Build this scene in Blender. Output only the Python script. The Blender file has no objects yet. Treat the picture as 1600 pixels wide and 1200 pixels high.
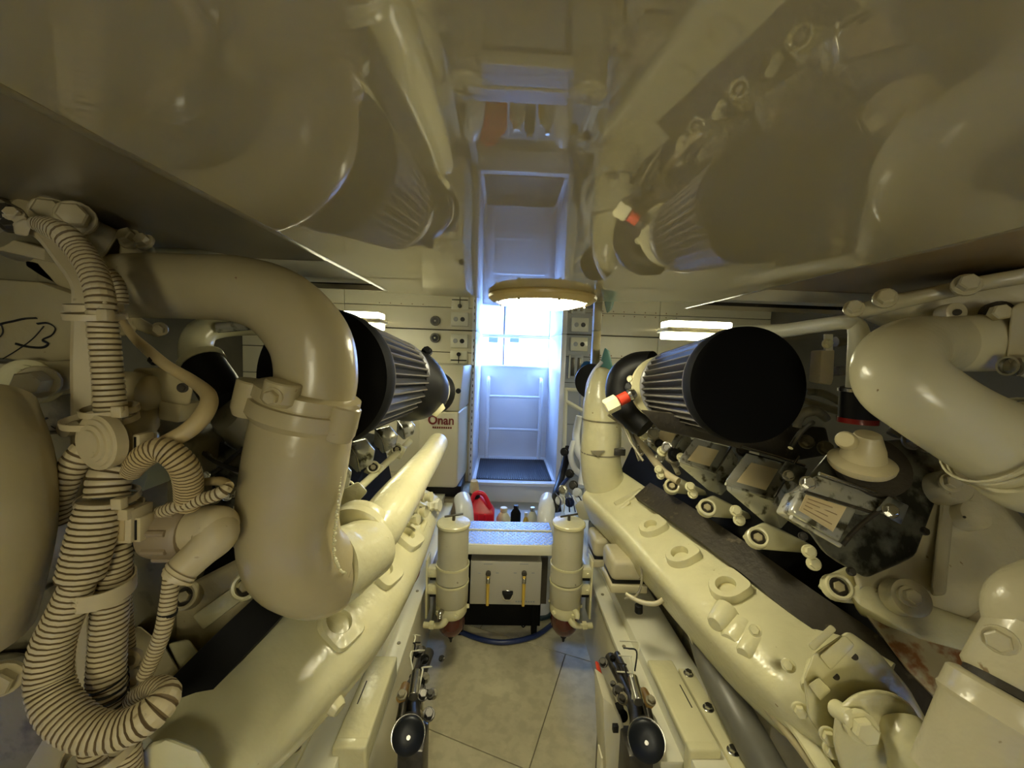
import bpy, bmesh, math, random
from mathutils import Vector, Matrix, Euler
random.seed(7)
R = math.radians
S = bpy.context.scene
COL = S.collection
# ------------------------------------------------------------------ camera, world, exposure
F = 620.0
CAM = Vector((0, 0, 1.30))
CROT = (Matrix.Rotation(R(-1.54), 4, 'Z') @ Matrix.Rotation(R(90 - 4.56), 4, 'X') @ Matrix.Rotation(R(2.0), 4, 'Z'))
cd = bpy.data.cameras.new('camera'); cam = bpy.data.objects.new('camera', cd); COL.objects.link(cam)
cam.matrix_world = Matrix.Translation(CAM) @ CROT
cd.sensor_fit = 'HORIZONTAL'; cd.sensor_width = 36.0; cd.lens = F / 1600 * 36.0; cd.clip_start = 0.01
S.camera = cam
w = bpy.data.worlds.new('sky'); S.world = w; w.use_nodes = True
w.node_tree.nodes['Background'].inputs[0].default_value = (0.24, 0.44, 1.0, 1)
w.node_tree.nodes['Background'].inputs[1].default_value = 48.0
S.view_settings.view_transform = 'Standard'; S.view_settings.look = 'None'
S.view_settings.gamma = 1.0; S.view_settings.use_curve_mapping = False
S.view_settings.exposure = 0.50
S.cycles.use_denoising = True
S.cycles.max_bounces = 10; S.cycles.diffuse_bounces = 5; S.cycles.glossy_bounces = 5
S.cycles.sample_clamp_indirect = 6.0
S.cycles.caustics_reflective = False; S.cycles.caustics_refractive = False
LAMP_COL = (1.0, 0.90, 0.56)
LAMP_E = 38.0
def lamp_light(name, loc, power, size, shape='DISK', sy=None, rot=(0, 0, 0)):
    l = bpy.data.lights.new(name, 'AREA'); l.shape = shape; l.size = size
    if sy: l.size_y = sy
    l.energy = power; l.color = LAMP_COL
    o = bpy.data.objects.new(name, l); COL.objects.link(o); o.location = loc; o.rotation_euler = rot
    return o

# ------------------------------------------------------------------ placing helpers
R3 = CROT.to_3x3()
def at(px, py, Y):
    d = R3 @ Vector(((px - 800) / F, (600 - py) / F, -1))
    return CAM + d * (Y / d.y)
def onz(px, py, z):
    d = R3 @ Vector(((px - 800) / F, (600 - py) / F, -1))
    return CAM + d * ((z - CAM.z) / d.z)
def pr(n, Y): return n * Y / F
def V(*a): return Vector(a)

# ------------------------------------------------------------------ materials
def mat(name, col, rough=0.4, metal=0.0, bump=0.0, bscale=60, var=0.0, vscale=6, dirt=None, dscale=9, dlo=.62, dhi=.75, coat=0.0, spec=0.5, ior=1.5, emis=None):
    m = bpy.data.materials.new(name); m.use_nodes = True
    nt = m.node_tree; b = nt.nodes['Principled BSDF']
    b.inputs['Base Color'].default_value = (*col, 1); b.inputs['Roughness'].default_value = rough
    b.inputs['Metallic'].default_value = metal; b.inputs['IOR'].default_value = ior
    b.inputs['Specular IOR Level'].default_value = spec
    if coat: b.inputs['Coat Weight'].default_value = coat; b.inputs['Coat Roughness'].default_value = 0.08
    if emis: b.inputs['Emission Color'].default_value = (*emis[0], 1); b.inputs['Emission Strength'].default_value = emis[1]
    tc = nt.nodes.new('ShaderNodeTexCoord')
    def noise(sc, det=3):
        n = nt.nodes.new('ShaderNodeTexNoise'); n.inputs['Scale'].default_value = sc; n.inputs['Detail'].default_value = det
        nt.links.new(tc.outputs['Object'], n.inputs['Vector']); return n
    cur = None
    if var:
        n = noise(vscale, 5); r = nt.nodes.new('ShaderNodeValToRGB')
        r.color_ramp.elements[0].position = .3; r.color_ramp.elements[1].position = .7
        r.color_ramp.elements[0].color = (*[c * (1 - var) for c in col], 1); r.color_ramp.elements[1].color = (*[min(1, c * (1 + var)) for c in col], 1)
        nt.links.new(n.outputs['Fac'], r.inputs[0]); cur = r.outputs[0]
        nt.links.new(cur, b.inputs['Base Color'])
    if dirt:
        n = noise(dscale, 8); r = nt.nodes.new('ShaderNodeValToRGB')
        r.color_ramp.elements[0].position = dlo; r.color_ramp.elements[1].position = dhi
        r.color_ramp.elements[0].color = (0, 0, 0, 1); r.color_ramp.elements[1].color = (1, 1, 1, 1)
        nt.links.new(n.outputs['Fac'], r.inputs[0])
        mx = nt.nodes.new('ShaderNodeMix'); mx.data_type = 'RGBA'
        nt.links.new(r.outputs[0], mx.inputs['Factor'])
        if cur: nt.links.new(cur, mx.inputs['A'])
        else: mx.inputs['A'].default_value = (*col, 1)
        mx.inputs['B'].default_value = (*dirt, 1)
        nt.links.new(mx.outputs['Result'], b.inputs['Base Color'])
    if bump:
        n = noise(bscale, 2); bp = nt.nodes.new('ShaderNodeBump'); bp.inputs['Strength'].default_value = bump
        bp.inputs['Distance'].default_value = 0.004
        nt.links.new(n.outputs['Fac'], bp.inputs['Height']); nt.links.new(bp.outputs[0], b.inputs['Normal'])
    return m
M = {}
M['cream'] = mat('cream_gloss_paint', (.66, .62, .38), .24, bump=.35, bscale=55, var=.05, vscale=14, dirt=(.30, .22, .10), dscale=55, dlo=.72, dhi=.76, spec=.6)
M['beige'] = mat('aged_beige_paint', (.40, .345, .20), .42, bump=.3, bscale=70, var=.10, vscale=9, dirt=(.22, .14, .07), dscale=60, dlo=.70, dhi=.75)
M['beige_gloss'] = mat('beige_pipe_paint', (.43, .365, .207), .26, bump=.22, bscale=45, var=.05, vscale=9, dirt=(.25, .15, .08), dscale=60, dlo=.73, dhi=.76)
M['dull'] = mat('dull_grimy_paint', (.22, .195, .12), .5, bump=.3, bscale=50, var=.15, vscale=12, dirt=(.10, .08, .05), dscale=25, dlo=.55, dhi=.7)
M['conduit'] = mat('conduit_plastic', (.53, .45, .275), .5, var=.08, vscale=20, dirt=(.25, .18, .09), dscale=70, dlo=.66, dhi=.74)
M['white'] = mat('white_gloss_paint', (.70, .68, .53), .28, bump=.12, bscale=50, var=.03)
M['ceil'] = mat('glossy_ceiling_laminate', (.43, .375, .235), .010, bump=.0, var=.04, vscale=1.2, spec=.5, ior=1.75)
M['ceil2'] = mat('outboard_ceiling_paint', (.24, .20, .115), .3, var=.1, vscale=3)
M['wall'] = mat('cream_wall_paint', (.66, .62, .46), .35, bump=.08, bscale=20, var=.03)
M['hull'] = mat('hull_side_paint', (.06, .055, .04), .7, var=.2)
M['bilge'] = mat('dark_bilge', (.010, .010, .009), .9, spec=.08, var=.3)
M['entry'] = mat('white_gelcoat', (.74, .76, .80), .25, var=.02)
M['black'] = mat('black_rubber', (.004, .004, .0045), .45, spec=.3)
M['blackgloss'] = mat('black_gloss_plastic', (.006, .008, .011), .38, spec=.3, dirt=(.06, .06, .06), dscale=300, dlo=.72, dhi=.76)
M['blackcloth'] = mat('black_foam_end_cap', (.0022, .0022, .0025), .8, spec=.12)
M['pleat'] = mat('grey_pleated_filter_cloth', (.10, .092, .08), .7, spec=.12)
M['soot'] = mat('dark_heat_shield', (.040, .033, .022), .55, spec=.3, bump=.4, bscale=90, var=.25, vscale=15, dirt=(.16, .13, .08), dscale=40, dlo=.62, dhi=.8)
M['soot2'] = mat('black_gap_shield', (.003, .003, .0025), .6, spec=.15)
M['chrome'] = mat('worn_chrome', (.70, .69, .60), .24, metal=.55, bump=.25, bscale=40, dirt=(.12, .11, .07), dscale=34, dlo=.52, dhi=.62)
M['chromedark'] = mat('tarnished_dark_metal', (.21, .21, .165), .28, metal=.5, bump=.3, bscale=30, var=.3, vscale=14, dirt=(.03, .03, .02), dscale=22, dlo=.45, dhi=.6)
M['steel'] = mat('steel', (.55, .54, .50), .25, metal=1.0)
M['darksteel'] = mat('dark_oily_steel', (.07, .065, .055), .35, metal=.7, var=.3, vscale=40)
M['label'] = mat('tan_label', (.80, .66, .38), .4)
M['labelink'] = mat('label_print', (.40, .26, .13), .5)
M['red'] = mat('red_plastic', (.70, .015, .04), .35)
M['darkred'] = mat('dark_red_valve_paint', (.22, .012, .010), .25)
M['redpaint'] = mat('bright_red_handle', (.62, .05, .02), .4)
M['amber'] = mat('dark_amber_bowl', (.075, .010, .006), .08, spec=.8)
M['blue'] = mat('blue_hose', (.012, .025, .10), .35)
M['teal'] = mat('dark_teal_hose', (.008, .03, .045), .35)
M['bluecover'] = mat('blue_cover', (.01, .09, .28), .4)
M['tealpaint'] = mat('teal_paint', (.06, .16, .15), .45)
M['plate'] = mat('aluminium_tread', (.13, .19, .33), .35, metal=.3)
M['tread'] = mat('aluminium_tread_raised', (.80, .84, .92), .35, metal=.2)
M['mat'] = mat('black_rubber_mat', (.02, .025, .035), .5)
M['panelgrey'] = mat('grey_control_panel', (.42, .40, .33), .35)
M['greypipe'] = mat('grey_rubber_hose', (.13, .125, .10), .4, var=.15, vscale=14)
M['floor'] = mat('worn_beige_floor', (.50, .46, .31), .42, bump=.25, bscale=9, var=.05, vscale=30, dirt=(.43, .39, .26), dscale=22, dlo=.45, dhi=.6)
M['seam'] = mat('floor_seam', (.16, .14, .09), .7)
M['yellow'] = mat('yellow_hose', (.62, .42, .06), .4)
M['orange'] = mat('warm_timber_ceiling', (.44, .33, .17), .3, var=.15, vscale=5)
M['groove'] = mat('dark_brown_groove', (.16, .11, .05), .7)  # darker brown on the groove faces between conduit ribs
M['ink'] = mat('black_marker_ink', (.01, .01, .01), .5)
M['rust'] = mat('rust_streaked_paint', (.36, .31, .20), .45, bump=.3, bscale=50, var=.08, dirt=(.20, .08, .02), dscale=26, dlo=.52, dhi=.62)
M['glow'] = mat('lamp_diffuser', (1, 1, .9), .4, emis=((1.0, .93, .64), LAMP_E))
M['glow2'] = mat('tube_diffuser', (1, 1, .9), .4, emis=((1.0, .95, .62), 22))
M['brown'] = mat('brown_lettering', (.16, .02, .015), .5)
M['outside'] = mat('outside_white_panel', (.85, .87, .88), .5)
M['greymark'] = mat('grey_mark', (.25, .27, .30), .6)
M['ventgrey'] = mat('grey_vent', (.035, .04, .05), .6, spec=.1)
M['copper'] = mat('brass', (.45, .28, .10), .35, metal=.8)
M['glass'] = mat('clear_glass', (1, 1, 1), .02); M['glass'].node_tree.nodes['Principled BSDF'].inputs['Transmission Weight'].default_value = 1.0

# ------------------------------------------------------------------ object helpers
def worg(o):
    v = Vector((0, 0, 0))
    while o is not None: v += o.location; o = o.parent
    return v
def tag(o, label=None, cat=None, group=None, kind=None):
    if label: o['label'] = label
    if cat: o['category'] = cat
    if group: o['group'] = group
    if kind: o['kind'] = kind
    return o
def thing(name, loc, label, cat, group=None):
    o = bpy.data.objects.new(name, None); COL.objects.link(o); o.location = loc; o.empty_display_size = .05
    return tag(o, label, cat, group)
def finish(name, bm, m, parent=None, smooth=38, origin=None):
    bmesh.ops.recalc_face_normals(bm, faces=bm.faces[:])
    me = bpy.data.meshes.new(name)
    if parent is not None: off = worg(parent)
    else:
        if origin is None:
            vs = [v.co for v in bm.verts]; n = len(vs)
            origin = V(sum(v.x for v in vs) / n, sum(v.y for v in vs) / n, min(v.z for v in vs))
        off = origin
    for v in bm.verts: v.co -= off
    bm.to_mesh(me); bm.free()
    ml = m if isinstance(m, (list, tuple)) else [m]
    for x in ml: me.materials.append(M[x] if isinstance(x, str) else x)
    if smooth:
        me.shade_smooth()
        me.set_sharp_from_angle(angle=R(smooth))
    o = bpy.data.objects.new(name, me); COL.objects.link(o)
    if parent is not None: o.parent = parent
    else: o.location = off
    return o
def catmull(P, n=6):
    out = []
    for i in range(len(P) - 1):
        p0 = P[max(i - 1, 0)]; p1 = P[i]; p2 = P[i + 1]; p3 = P[min(i + 2, len(P) - 1)]
        for k in range(n):
            t = k / n
            out.append(tuple(.5 * ((2 * b) + (-a + c) * t + (2 * a - 5 * b + 4 * c - d) * t * t + (-a + 3 * b - 3 * c + d) * t ** 3) for a, b, c, d in zip(p0, p1, p2, p3)))
    out.append(tuple(P[-1])); return out
def add_sweep(bm, pts, seg=16, ex=2.0, up=None, squash=1.0, cap=True, n=6, raw=False, mi=0, round_end=False):
    """pts: (x,y,z,r) list"""
    P = [tuple(p) for p in pts]
    if not raw and len(P) > 2: P = catmull(P, n)
    C = [Vector(p[:3]) for p in P]; r = [p[3] for p in P]
    if round_end:
        for s in (0, 1):
            a, b = (C[-1], C[-2]) if s else (C[0], C[1])
            d = (a - b).normalized(); rr = r[-1] if s else r[0]
            for q in (.35, .65, .88, 1.0):
                nc = a + d * rr * .6 * q; nr = max(rr * math.sqrt(max(0, 1 - q * q)), rr * .02)
                if s: C.append(nc); r.append(nr)
                else: C.insert(0, nc); r.insert(0, nr)
    rings = []; nrm = None
    for i, c in enumerate(C):
        t = (C[min(i + 1, len(C) - 1)] - C[max(i - 1, 0)])
        if t.length < 1e-9: t = Vector((0, 0, 1))
        t.normalize()
        if up is not None: a = (up - t * up.dot(t)).normalized()
        else:
            if nrm is None: nrm = t.orthogonal().normalized()
            a = (nrm - t * nrm.dot(t))
            a = a.normalized() if a.length > 1e-6 else t.orthogonal().normalized()
            nrm = a
        b = t.cross(a)
        ring = []
        for k in range(seg):
            th = 2 * math.pi * (k + .5) / seg; ct, st = math.cos(th), math.sin(th)
            if ex != 2.0:
                ct = math.copysign(abs(ct) ** (2 / ex), ct); st = math.copysign(abs(st) ** (2 / ex), st)
            ring.append(bm.verts.new(c + a * (r[i] * st * squash) + b * (r[i] * ct)))
        rings.append(ring)
    for i in range(len(rings) - 1):
        for k in range(seg):
            f = bm.faces.new((rings[i][k], rings[i][(k + 1) % seg], rings[i + 1][(k + 1) % seg], rings[i + 1][k])); f.material_index = mi
    if cap:
        f = bm.faces.new(rings[0]); f.material_index = mi
        f = bm.faces.new(rings[-1]); f.material_index = mi
def sweep(name, pts, m, parent=None, **k):
    bm = bmesh.new(); add_sweep(bm, pts, **k); return finish(name, bm, m, parent)
def P4(l):   # pixel path [(px,py,Y,rpx)] -> world with radius from pixels
    return [(*at(a, b, c), pr(d, c)) for a, b, c, d in l]
def PW(l):   # pixel path with radius in metres
    return [(*at(a, b, c), d) for a, b, c, d in l]
def tube_w(a, b, r): return [(*a, r), (*b, r)]
def resample(P, step):
    P = catmull(P, 10) if len(P) > 2 else P
    out = [P[0]]; acc = 0
    for i in range(1, len(P)):
        a, b = P[i - 1], P[i]; L = (Vector(b[:3]) - Vector(a[:3])).length; s = 0
        while acc + (L - s) >= step:
            s += step - acc; acc = 0; t = s / L
            out.append(tuple(x + (y - x) * t for x, y in zip(a, b)))
        acc += L - s
    return out
def conduit(name, pts, m, parent, pitch=.0065, depth=.13, seg=14):
    P = resample(pts, pitch / 6); Q = []
    for i, p in enumerate(P):
        Q.append((*p[:3], p[3] * (.975, 1, 1, 1, .975, 1 - depth)[i % 6]))
    bm = bmesh.new(); add_sweep(bm, Q, seg=seg, raw=True)
    bm.faces.ensure_lookup_table()
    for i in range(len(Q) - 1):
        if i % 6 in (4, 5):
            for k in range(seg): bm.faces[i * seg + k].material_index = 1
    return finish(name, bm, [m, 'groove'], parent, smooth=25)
def onplane(px, py, P0, n):
    d = R3 @ Vector(((px - 800) / F, (600 - py) / F, -1))
    return CAM + d * ((P0 - CAM).dot(n) / d.dot(n))
def add_lathe(bm, o, d, prof, seg=24, mi=0, cap=True):
    d = Vector(d).normalized(); a = d.orthogonal().normalized(); b = d.cross(a); rings = []
    for t, r in prof:
        rings.append([bm.verts.new(o + d * t + (a * math.cos(2 * math.pi * (k + .5) / seg) + b * math.sin(2 * math.pi * (k + .5) / seg)) * max(r, 1e-5)) for k in range(seg)])
    for i in range(len(rings) - 1):
        for k in range(seg):
            f = bm.faces.new((rings[i][k], rings[i][(k + 1) % seg], rings[i + 1][(k + 1) % seg], rings[i + 1][k])); f.material_index = mi
    if cap:
        bm.faces.new(rings[0]).material_index = mi; bm.faces.new(rings[-1]).material_index = mi
def lathe(name, o, d, prof, m, parent=None, seg=24, smooth=38):
    bm = bmesh.new(); add_lathe(bm, o, d, prof, seg); return finish(name, bm, m, parent, smooth)
def add_hull(bm, pts, bev=0.0, segs=2):
    vs = [bm.verts.new(p) for p in pts]
    g = bmesh.ops.convex_hull(bm, input=vs)
    dead = [e for e in g['geom_interior'] if isinstance(e, bmesh.types.BMVert)]
    dead += [e for e in g['geom_unused'] if isinstance(e, bmesh.types.BMVert)]
    if dead: bmesh.ops.delete(bm, geom=list(set(dead)), context='VERTS')
def hull(name, pts, m, parent=None, bev=.004, segs=2, smooth=38):
    bm = bmesh.new(); add_hull(bm, pts)
    bmesh.ops.dissolve_limit(bm, angle_limit=R(3), verts=bm.verts[:], edges=bm.edges[:])
    if bev: bmesh.ops.bevel(bm, geom=bm.edges[:], offset=bev, segments=segs, affect='EDGES', profile=.5, clamp_overlap=True)
    return finish(name, bm, m, parent, smooth)
def prism(name, poly, ext, m, parent=None, bev=.003, segs=2, smooth=38, inset=None):
    """poly: world pts front face; ext: extrusion vector"""
    bm = bmesh.new(); a = [bm.verts.new(p) for p in poly]; b = [bm.verts.new(Vector(p) + ext) for p in poly]; n = len(a)
    bm.faces.new(a); bm.faces.new(b[::-1])
    for i in range(n): bm.faces.new((a[i], b[i], b[(i + 1) % n], a[(i + 1) % n]))
    bmesh.ops.recalc_face_normals(bm, faces=bm.faces[:])
    if bev: bmesh.ops.bevel(bm, geom=bm.edges[:], offset=bev, segments=segs, affect='EDGES', profile=.5, clamp_overlap=True)
    return finish(name, bm, m, parent, smooth)
def pxp(name, poly, Y, depth, m, parent=None, **k):
    pts = [at(*(q if len(q) == 3 else (*q, Y))) for q in poly]
    return prism(name, pts, V(0, depth, 0), m, parent, **k)
def add_box(bm, lo, hi, mi=0):
    x0, y0, z0 = lo; x1, y1, z1 = hi
    v = [bm.verts.new(c) for c in ((x0, y0, z0), (x1, y0, z0), (x1, y1, z0), (x0, y1, z0), (x0, y0, z1), (x1, y0, z1), (x1, y1, z1), (x0, y1, z1))]
    for f in ((0, 3, 2, 1), (4, 5, 6, 7), (0, 1, 5, 4), (1, 2, 6, 5), (2, 3, 7, 6), (3, 0, 4, 7)):
        bm.faces.new([v[i] for i in f]).material_index = mi
def box(name, lo, hi, m, parent=None, bev=.003, segs=2, smooth=38):
    bm = bmesh.new(); add_box(bm, lo, hi)
    if bev: bmesh.ops.bevel(bm, geom=bm.edges[:], offset=bev, segments=segs, affect='EDGES', profile=.5, clamp_overlap=True)
    return finish(name, bm, m, parent, smooth)
def bolt(p, d, r, parent, m='cream', h=None, washer=True, name='bolt'):
    d = Vector(d).normalized(); h = h or r * .9; bm = bmesh.new()
    if washer: add_lathe(bm, p, d, [(-r * .3, r * 1.35), (r * .12, r * 1.35), (r * .18, r * 1.25)], 16)
    add_lathe(bm, p + d * r * .15, d, [(0, r), (h * .85, r), (h, r * .85)], 6)
    return finish(name, bm, m, parent, 30)
def socket(p, d, r, parent, m='cream', name='socket_bolt'):
    """recessed socket-head bolt: raised ring, dark hollow, cap in it"""
    d = Vector(d).normalized()
    o = lathe(name, p, d, [(-r * .8, r * 1.2), (r * .25, r * 1.15), (r * .35, r), (r * .3, r * .82), (-r * .3, r * .8)], m, parent, 20)
    c = lathe('bolt_recess', p - d * r * .22, d, [(0, r * .8), (r * .05, r * .8)], 'soot', o, 16)
    bolt(p - d * r * .2, d, r * .48, o, 'beige', washer=False, h=r * .4, name='bolt_head')
    return o
def ring(name, p, d, r, t, m, parent, wd=None, seg=24):
    """band clamp of width wd, thickness t around radius r"""
    wd = wd or t * 3; bm = bmesh.new(); d = Vector(d).normalized()
    add_lathe(bm, p - d * wd / 2, d, [(0, r), (0, r + t), (wd, r + t), (wd, r)], seg, cap=False)
    return finish(name, bm, m, parent, 30)
def pad(p, nrm, up, w, h, t, hole, parent, m='cream', name='lifting_pad'):
    """D-shaped raised pad with a recessed round hole"""
    n = Vector(nrm).normalized(); u = (Vector(up) - n * Vector(up).dot(n)).normalized(); s = n.cross(u)
    N = 24; out = []; inn = []
    for k in range(N):
        th = 2 * math.pi * k / N; c, q = math.cos(th), math.sin(th)
        e = 2.0 if q > 0 else 5.0
        x = math.copysign(abs(c) ** (2 / e), c) * w / 2; y = math.copysign(abs(q) ** (2 / e), q) * h / 2
        out.append((x, y)); inn.append((c * hole, q * hole + h * .05))
    bm = bmesh.new()
    L = []
    for pts, hh, sc in ((out, -t * 1.2, 1.03), (out, t * .8, 1), (out, t, .96), (inn, t, 1.05), (inn, t * .9, 1), (inn, -t * .9, 1)):
        L.append([bm.verts.new(p + s * (x * sc) + u * (y * sc) + n * hh) for x, y in pts])
    for i in range(len(L) - 1):
        for k in range(N): bm.faces.new((L[i][k], L[i][(k + 1) % N], L[i + 1][(k + 1) % N], L[i + 1][k]))
    bm.faces.new(L[-1])
    return finish(name, bm, m, parent, 40)
def text(name, s, p, size, m, parent, rot=(R(90), 0, 0), ext=.0006, sx=1.0, align='CENTER'):
    c = bpy.data.curves.new(name, 'FONT'); c.body = s; c.size = size; c.extrude = ext; c.align_x = align; c.align_y = 'CENTER'; c.offset = size * .022
    t = bpy.data.objects.new(name, c); COL.objects.link(t); t.scale = (sx, 1, 1); t.rotation_euler = rot; t.location = p
    bpy.context.view_layer.update()
    dg = bpy.context.evaluated_depsgraph_get(); me = bpy.data.meshes.new_from_object(t.evaluated_get(dg)); me.transform(t.matrix_world)
    bpy.data.objects.remove(t)
    bm = bmesh.new(); bm.from_mesh(me); return finish(name, bm, m, parent, 0)
def cyl(name, a, b, r, m, parent=None, seg=16, r2=None, bev=True):
    a = Vector(a); b = Vector(b); d = b - a; L = d.length; r2 = r if r2 is None else r2; e = min(r, L) * .12
    return lathe(name, a, d, [(0, r - e), (e, r), (L - e, r2), (L, r2 - e)], m, parent, seg)
def struct(o): o['kind'] = 'structure'; return o
TOCAM = lambda p: (CAM - p).normalized()
exec_parts = []
M['bluegrey'] = mat('pale_grey_paint', (.36, .38, .40), .4)
M['rustmark'] = mat('rusty_screw', (.20, .09, .04), .6)
M['lampring'] = mat('lamp_trim_paint', (.55, .42, .17), .3)
M['gencream'] = mat('generator_enamel', (.60, .56, .40), .3, bump=.06, bscale=30)
M['panelcream'] = mat('filter_enamel', (.50, .47, .33), .32, var=.05, vscale=12, dirt=(.2, .16, .1), dscale=45, dlo=.7, dhi=.75)
M['conduit2'] = mat('conduit_plastic_browned', (.46, .36, .18), .5, var=.12, vscale=20)
M['conduit3'] = mat('grey_brown_connector', (.27, .21, .13), .45, var=.1, vscale=20)
M['greygreen'] = mat('grey_green_block', (.30, .33, .26), .5)
M['head'] = mat('aged_cream_casting', (.52, .47, .31), .27, bump=.3, bscale=55, var=.07, vscale=9, dirt=(.25, .18, .10), dscale=50, dlo=.7, dhi=.75)
M['head2'] = mat('cream_elbow_paint', (.56, .52, .35), .25, bump=.2, bscale=40, var=.04, vscale=9, dirt=(.25, .18, .10), dscale=55, dlo=.73, dhi=.76)
M['label2'] = mat('pale_hex_fitting', (.80, .75, .48), .35)
M['rearring'] = mat('grey_filter_rim', (.16, .16, .17), .3)
M['capcream'] = mat('pale_moulded_cap', (.62, .54, .32), .35, bump=.2, bscale=60)
M['glow3'] = mat('fill_diffuser', (1, 1, .9), .4, emis=((1.0, .93, .66), 20))  # glowing lens of the fill light added behind the camera

# ------------------------------------------------------------------ the setting
ZC = 1.44; YB = 2.8; YE = 3.5
XL = at(743, 600, YB).x; XR = at(874, 600, YB).x
ZS = at(800, 750, YB).z
LX0, LX1 = -.285, .505
bm = bmesh.new()
# glossy aisle panel, T shaped, one sheet with thickness
poly = [(LX0, -1.3), (LX1, -1.3), (LX1, 1.12), (1.9, 1.12), (1.9, YE + .02), (-1.8, YE + .02), (-1.8, 1.0), (LX0, 1.0)]
a = [bm.verts.new((x, y, ZC)) for x, y in poly]; b = [bm.verts.new((x, y, ZC + .012)) for x, y in poly]
bm.faces.new(a[::-1]); bm.faces.new(b)
for i in range(len(a)): bm.faces.new((a[i], a[(i + 1) % 8], b[(i + 1) % 8], b[i]))
struct(finish('ceiling', bm, 'ceil', smooth=0, origin=V(0, 0, ZC)))
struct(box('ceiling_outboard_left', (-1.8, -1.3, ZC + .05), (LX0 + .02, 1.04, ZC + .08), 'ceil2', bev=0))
struct(box('ceiling_outboard_right', (LX1 - .02, -1.3, ZC + .05), (1.9, 1.16, ZC + .08), 'orange', bev=0))
struct(box('trim_1', (-1.6, .92, ZC + .012), (LX0 - .03, .985, ZC + .05), 'white', bev=.004))
struct(box('trim_2', (LX1 + .03, 1.05, ZC + .018), (1.7, 1.10, ZC + .05), 'wall', bev=.004))
struct(box('trim_3', (LX0 - .012, -1.3, ZC + .0), (LX0 - .001, 1.0, ZC + .06), 'ceil2', bev=.001))
struct(box('trim_4', (LX1 + .001, -1.3, ZC + .0), (LX1 + .012, 1.12, ZC + .06), 'ceil2', bev=.001))
struct(box('ceiling_sky_cover', (-1.84, -1.34, 1.53), (1.94, YE + .03, 1.56), 'ceil2', bev=0))  # unseen cover added above the ceilings to keep sky light from leaking in
struct(box('trim_8', (-1.8, 1.01, ZC + .013), (LX0, 1.03, 1.53), 'soot', bev=0))  # closure added at the ceiling step against leaking sky light
struct(box('trim_9', (LX1, 1.14, ZC + .013), (1.9, 1.155, 1.53), 'soot', bev=0))  # same added closure on the right side
# floor: base and cut sheets with open seams
fl = struct(box('floor', (-1.8, -1.3, -.05), (1.9, YE, -.004), 'seam', bev=0))
g = .0022
def sheet(pts):
    c = sum((V(*q, 0) for q in pts), V(0, 0, 0)) / len(pts)
    q2 = [V(*q, 0) + (c - V(*q, 0)).normalized() * g for q in pts]
    prism('floor_sheet', [V(q.x, q.y, -.004) for q in q2], V(0, 0, .0045), 'floor', fl, bev=.0008, segs=1)
s1 = onz(662, 1136, 0).xy; s2 = onz(826, 1204, 0).xy; s3 = onz(851, 1125, 0).xy; s4 = onz(690, 1062, 0).xy; s5 = onz(780, 1095, 0).xy
d1 = (s2 - s1).normalized(); d2 = (s3 - s2).normalized()
T = .62; U = .52
o0 = s2
for i in range(-4, 4):
    for j in range(-3, 5):
        off = .21 * (j % 2)
        q = [o0 + d1 * (i * T + off) + d2 * (j * U), o0 + d1 * ((i + 1) * T + off) + d2 * (j * U), o0 + d1 * ((i + 1) * T + off) + d2 * ((j + 1) * U), o0 + d1 * (i * T + off) + d2 * ((j + 1) * U)]
        if all(-1.7 < p.x < 1.8 and -1.2 < p.y < 3.3 for p in q): sheet([tuple(p) for p in q])
struct(box('wall_left', (-1.84, -1.3, 0), (-1.8, YE, 1.6), 'hull', bev=0))
struct(box('wall_right', (1.9, -1.3, 0), (1.94, YE, 1.6), 'hull', bev=0))
struct(box('wall_front', (-1.84, -1.34, 0), (1.94, -1.3, 1.6), 'wall', bev=0))
# far bulkhead: backing sheet with panels on it
wb = struct(box('wall_back', (-1.8, YB + .012, 0), (XL - .03, YB + .05, ZC), 'soot', bev=0))
wr = struct(box('wall_back_right', (XR + .02, YB + .012, 0), (1.9, YB + .05, ZC), 'soot', bev=0))
zs = [0, .42, .80, 1.10, 1.285, ZC - .002]
for i in range(5):
    for x0, x1 in ((-1.8, -1.1), (-1.1, XL - .03)):
        box('wall_panel', (x0 + .002, YB, zs[i] + .002), (x1 - .002, YB + .014, zs[i + 1] - .002), 'wall', wb, bev=.0015, segs=1)
    for x0, x1 in ((XR + .02, XR + .26), (XR + .26, 1.1), (1.1, 1.9)):
        box('wall_panel', (x0 + .002, YB, zs[i] + .002), (x1 - .002, YB + .014, zs[i + 1] - .002), 'wall' if x0 > XR + .1 else 'bluegrey', wr, bev=.0015, segs=1)
for k in range(9):
    for z in (1.27, 1.30):
        cyl('panel_screw', (.62 + .075 * k, YB - .002, z), (.62 + .075 * k, YB + .004, z), .0045, 'rustmark', wr, 8)
for k in range(5):
    cyl('panel_screw', (-.86 + .075 * k, YB - .002, 1.27), (-.86 + .075 * k, YB + .004, 1.27), .004, 'rustmark', wb, 8)
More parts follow.
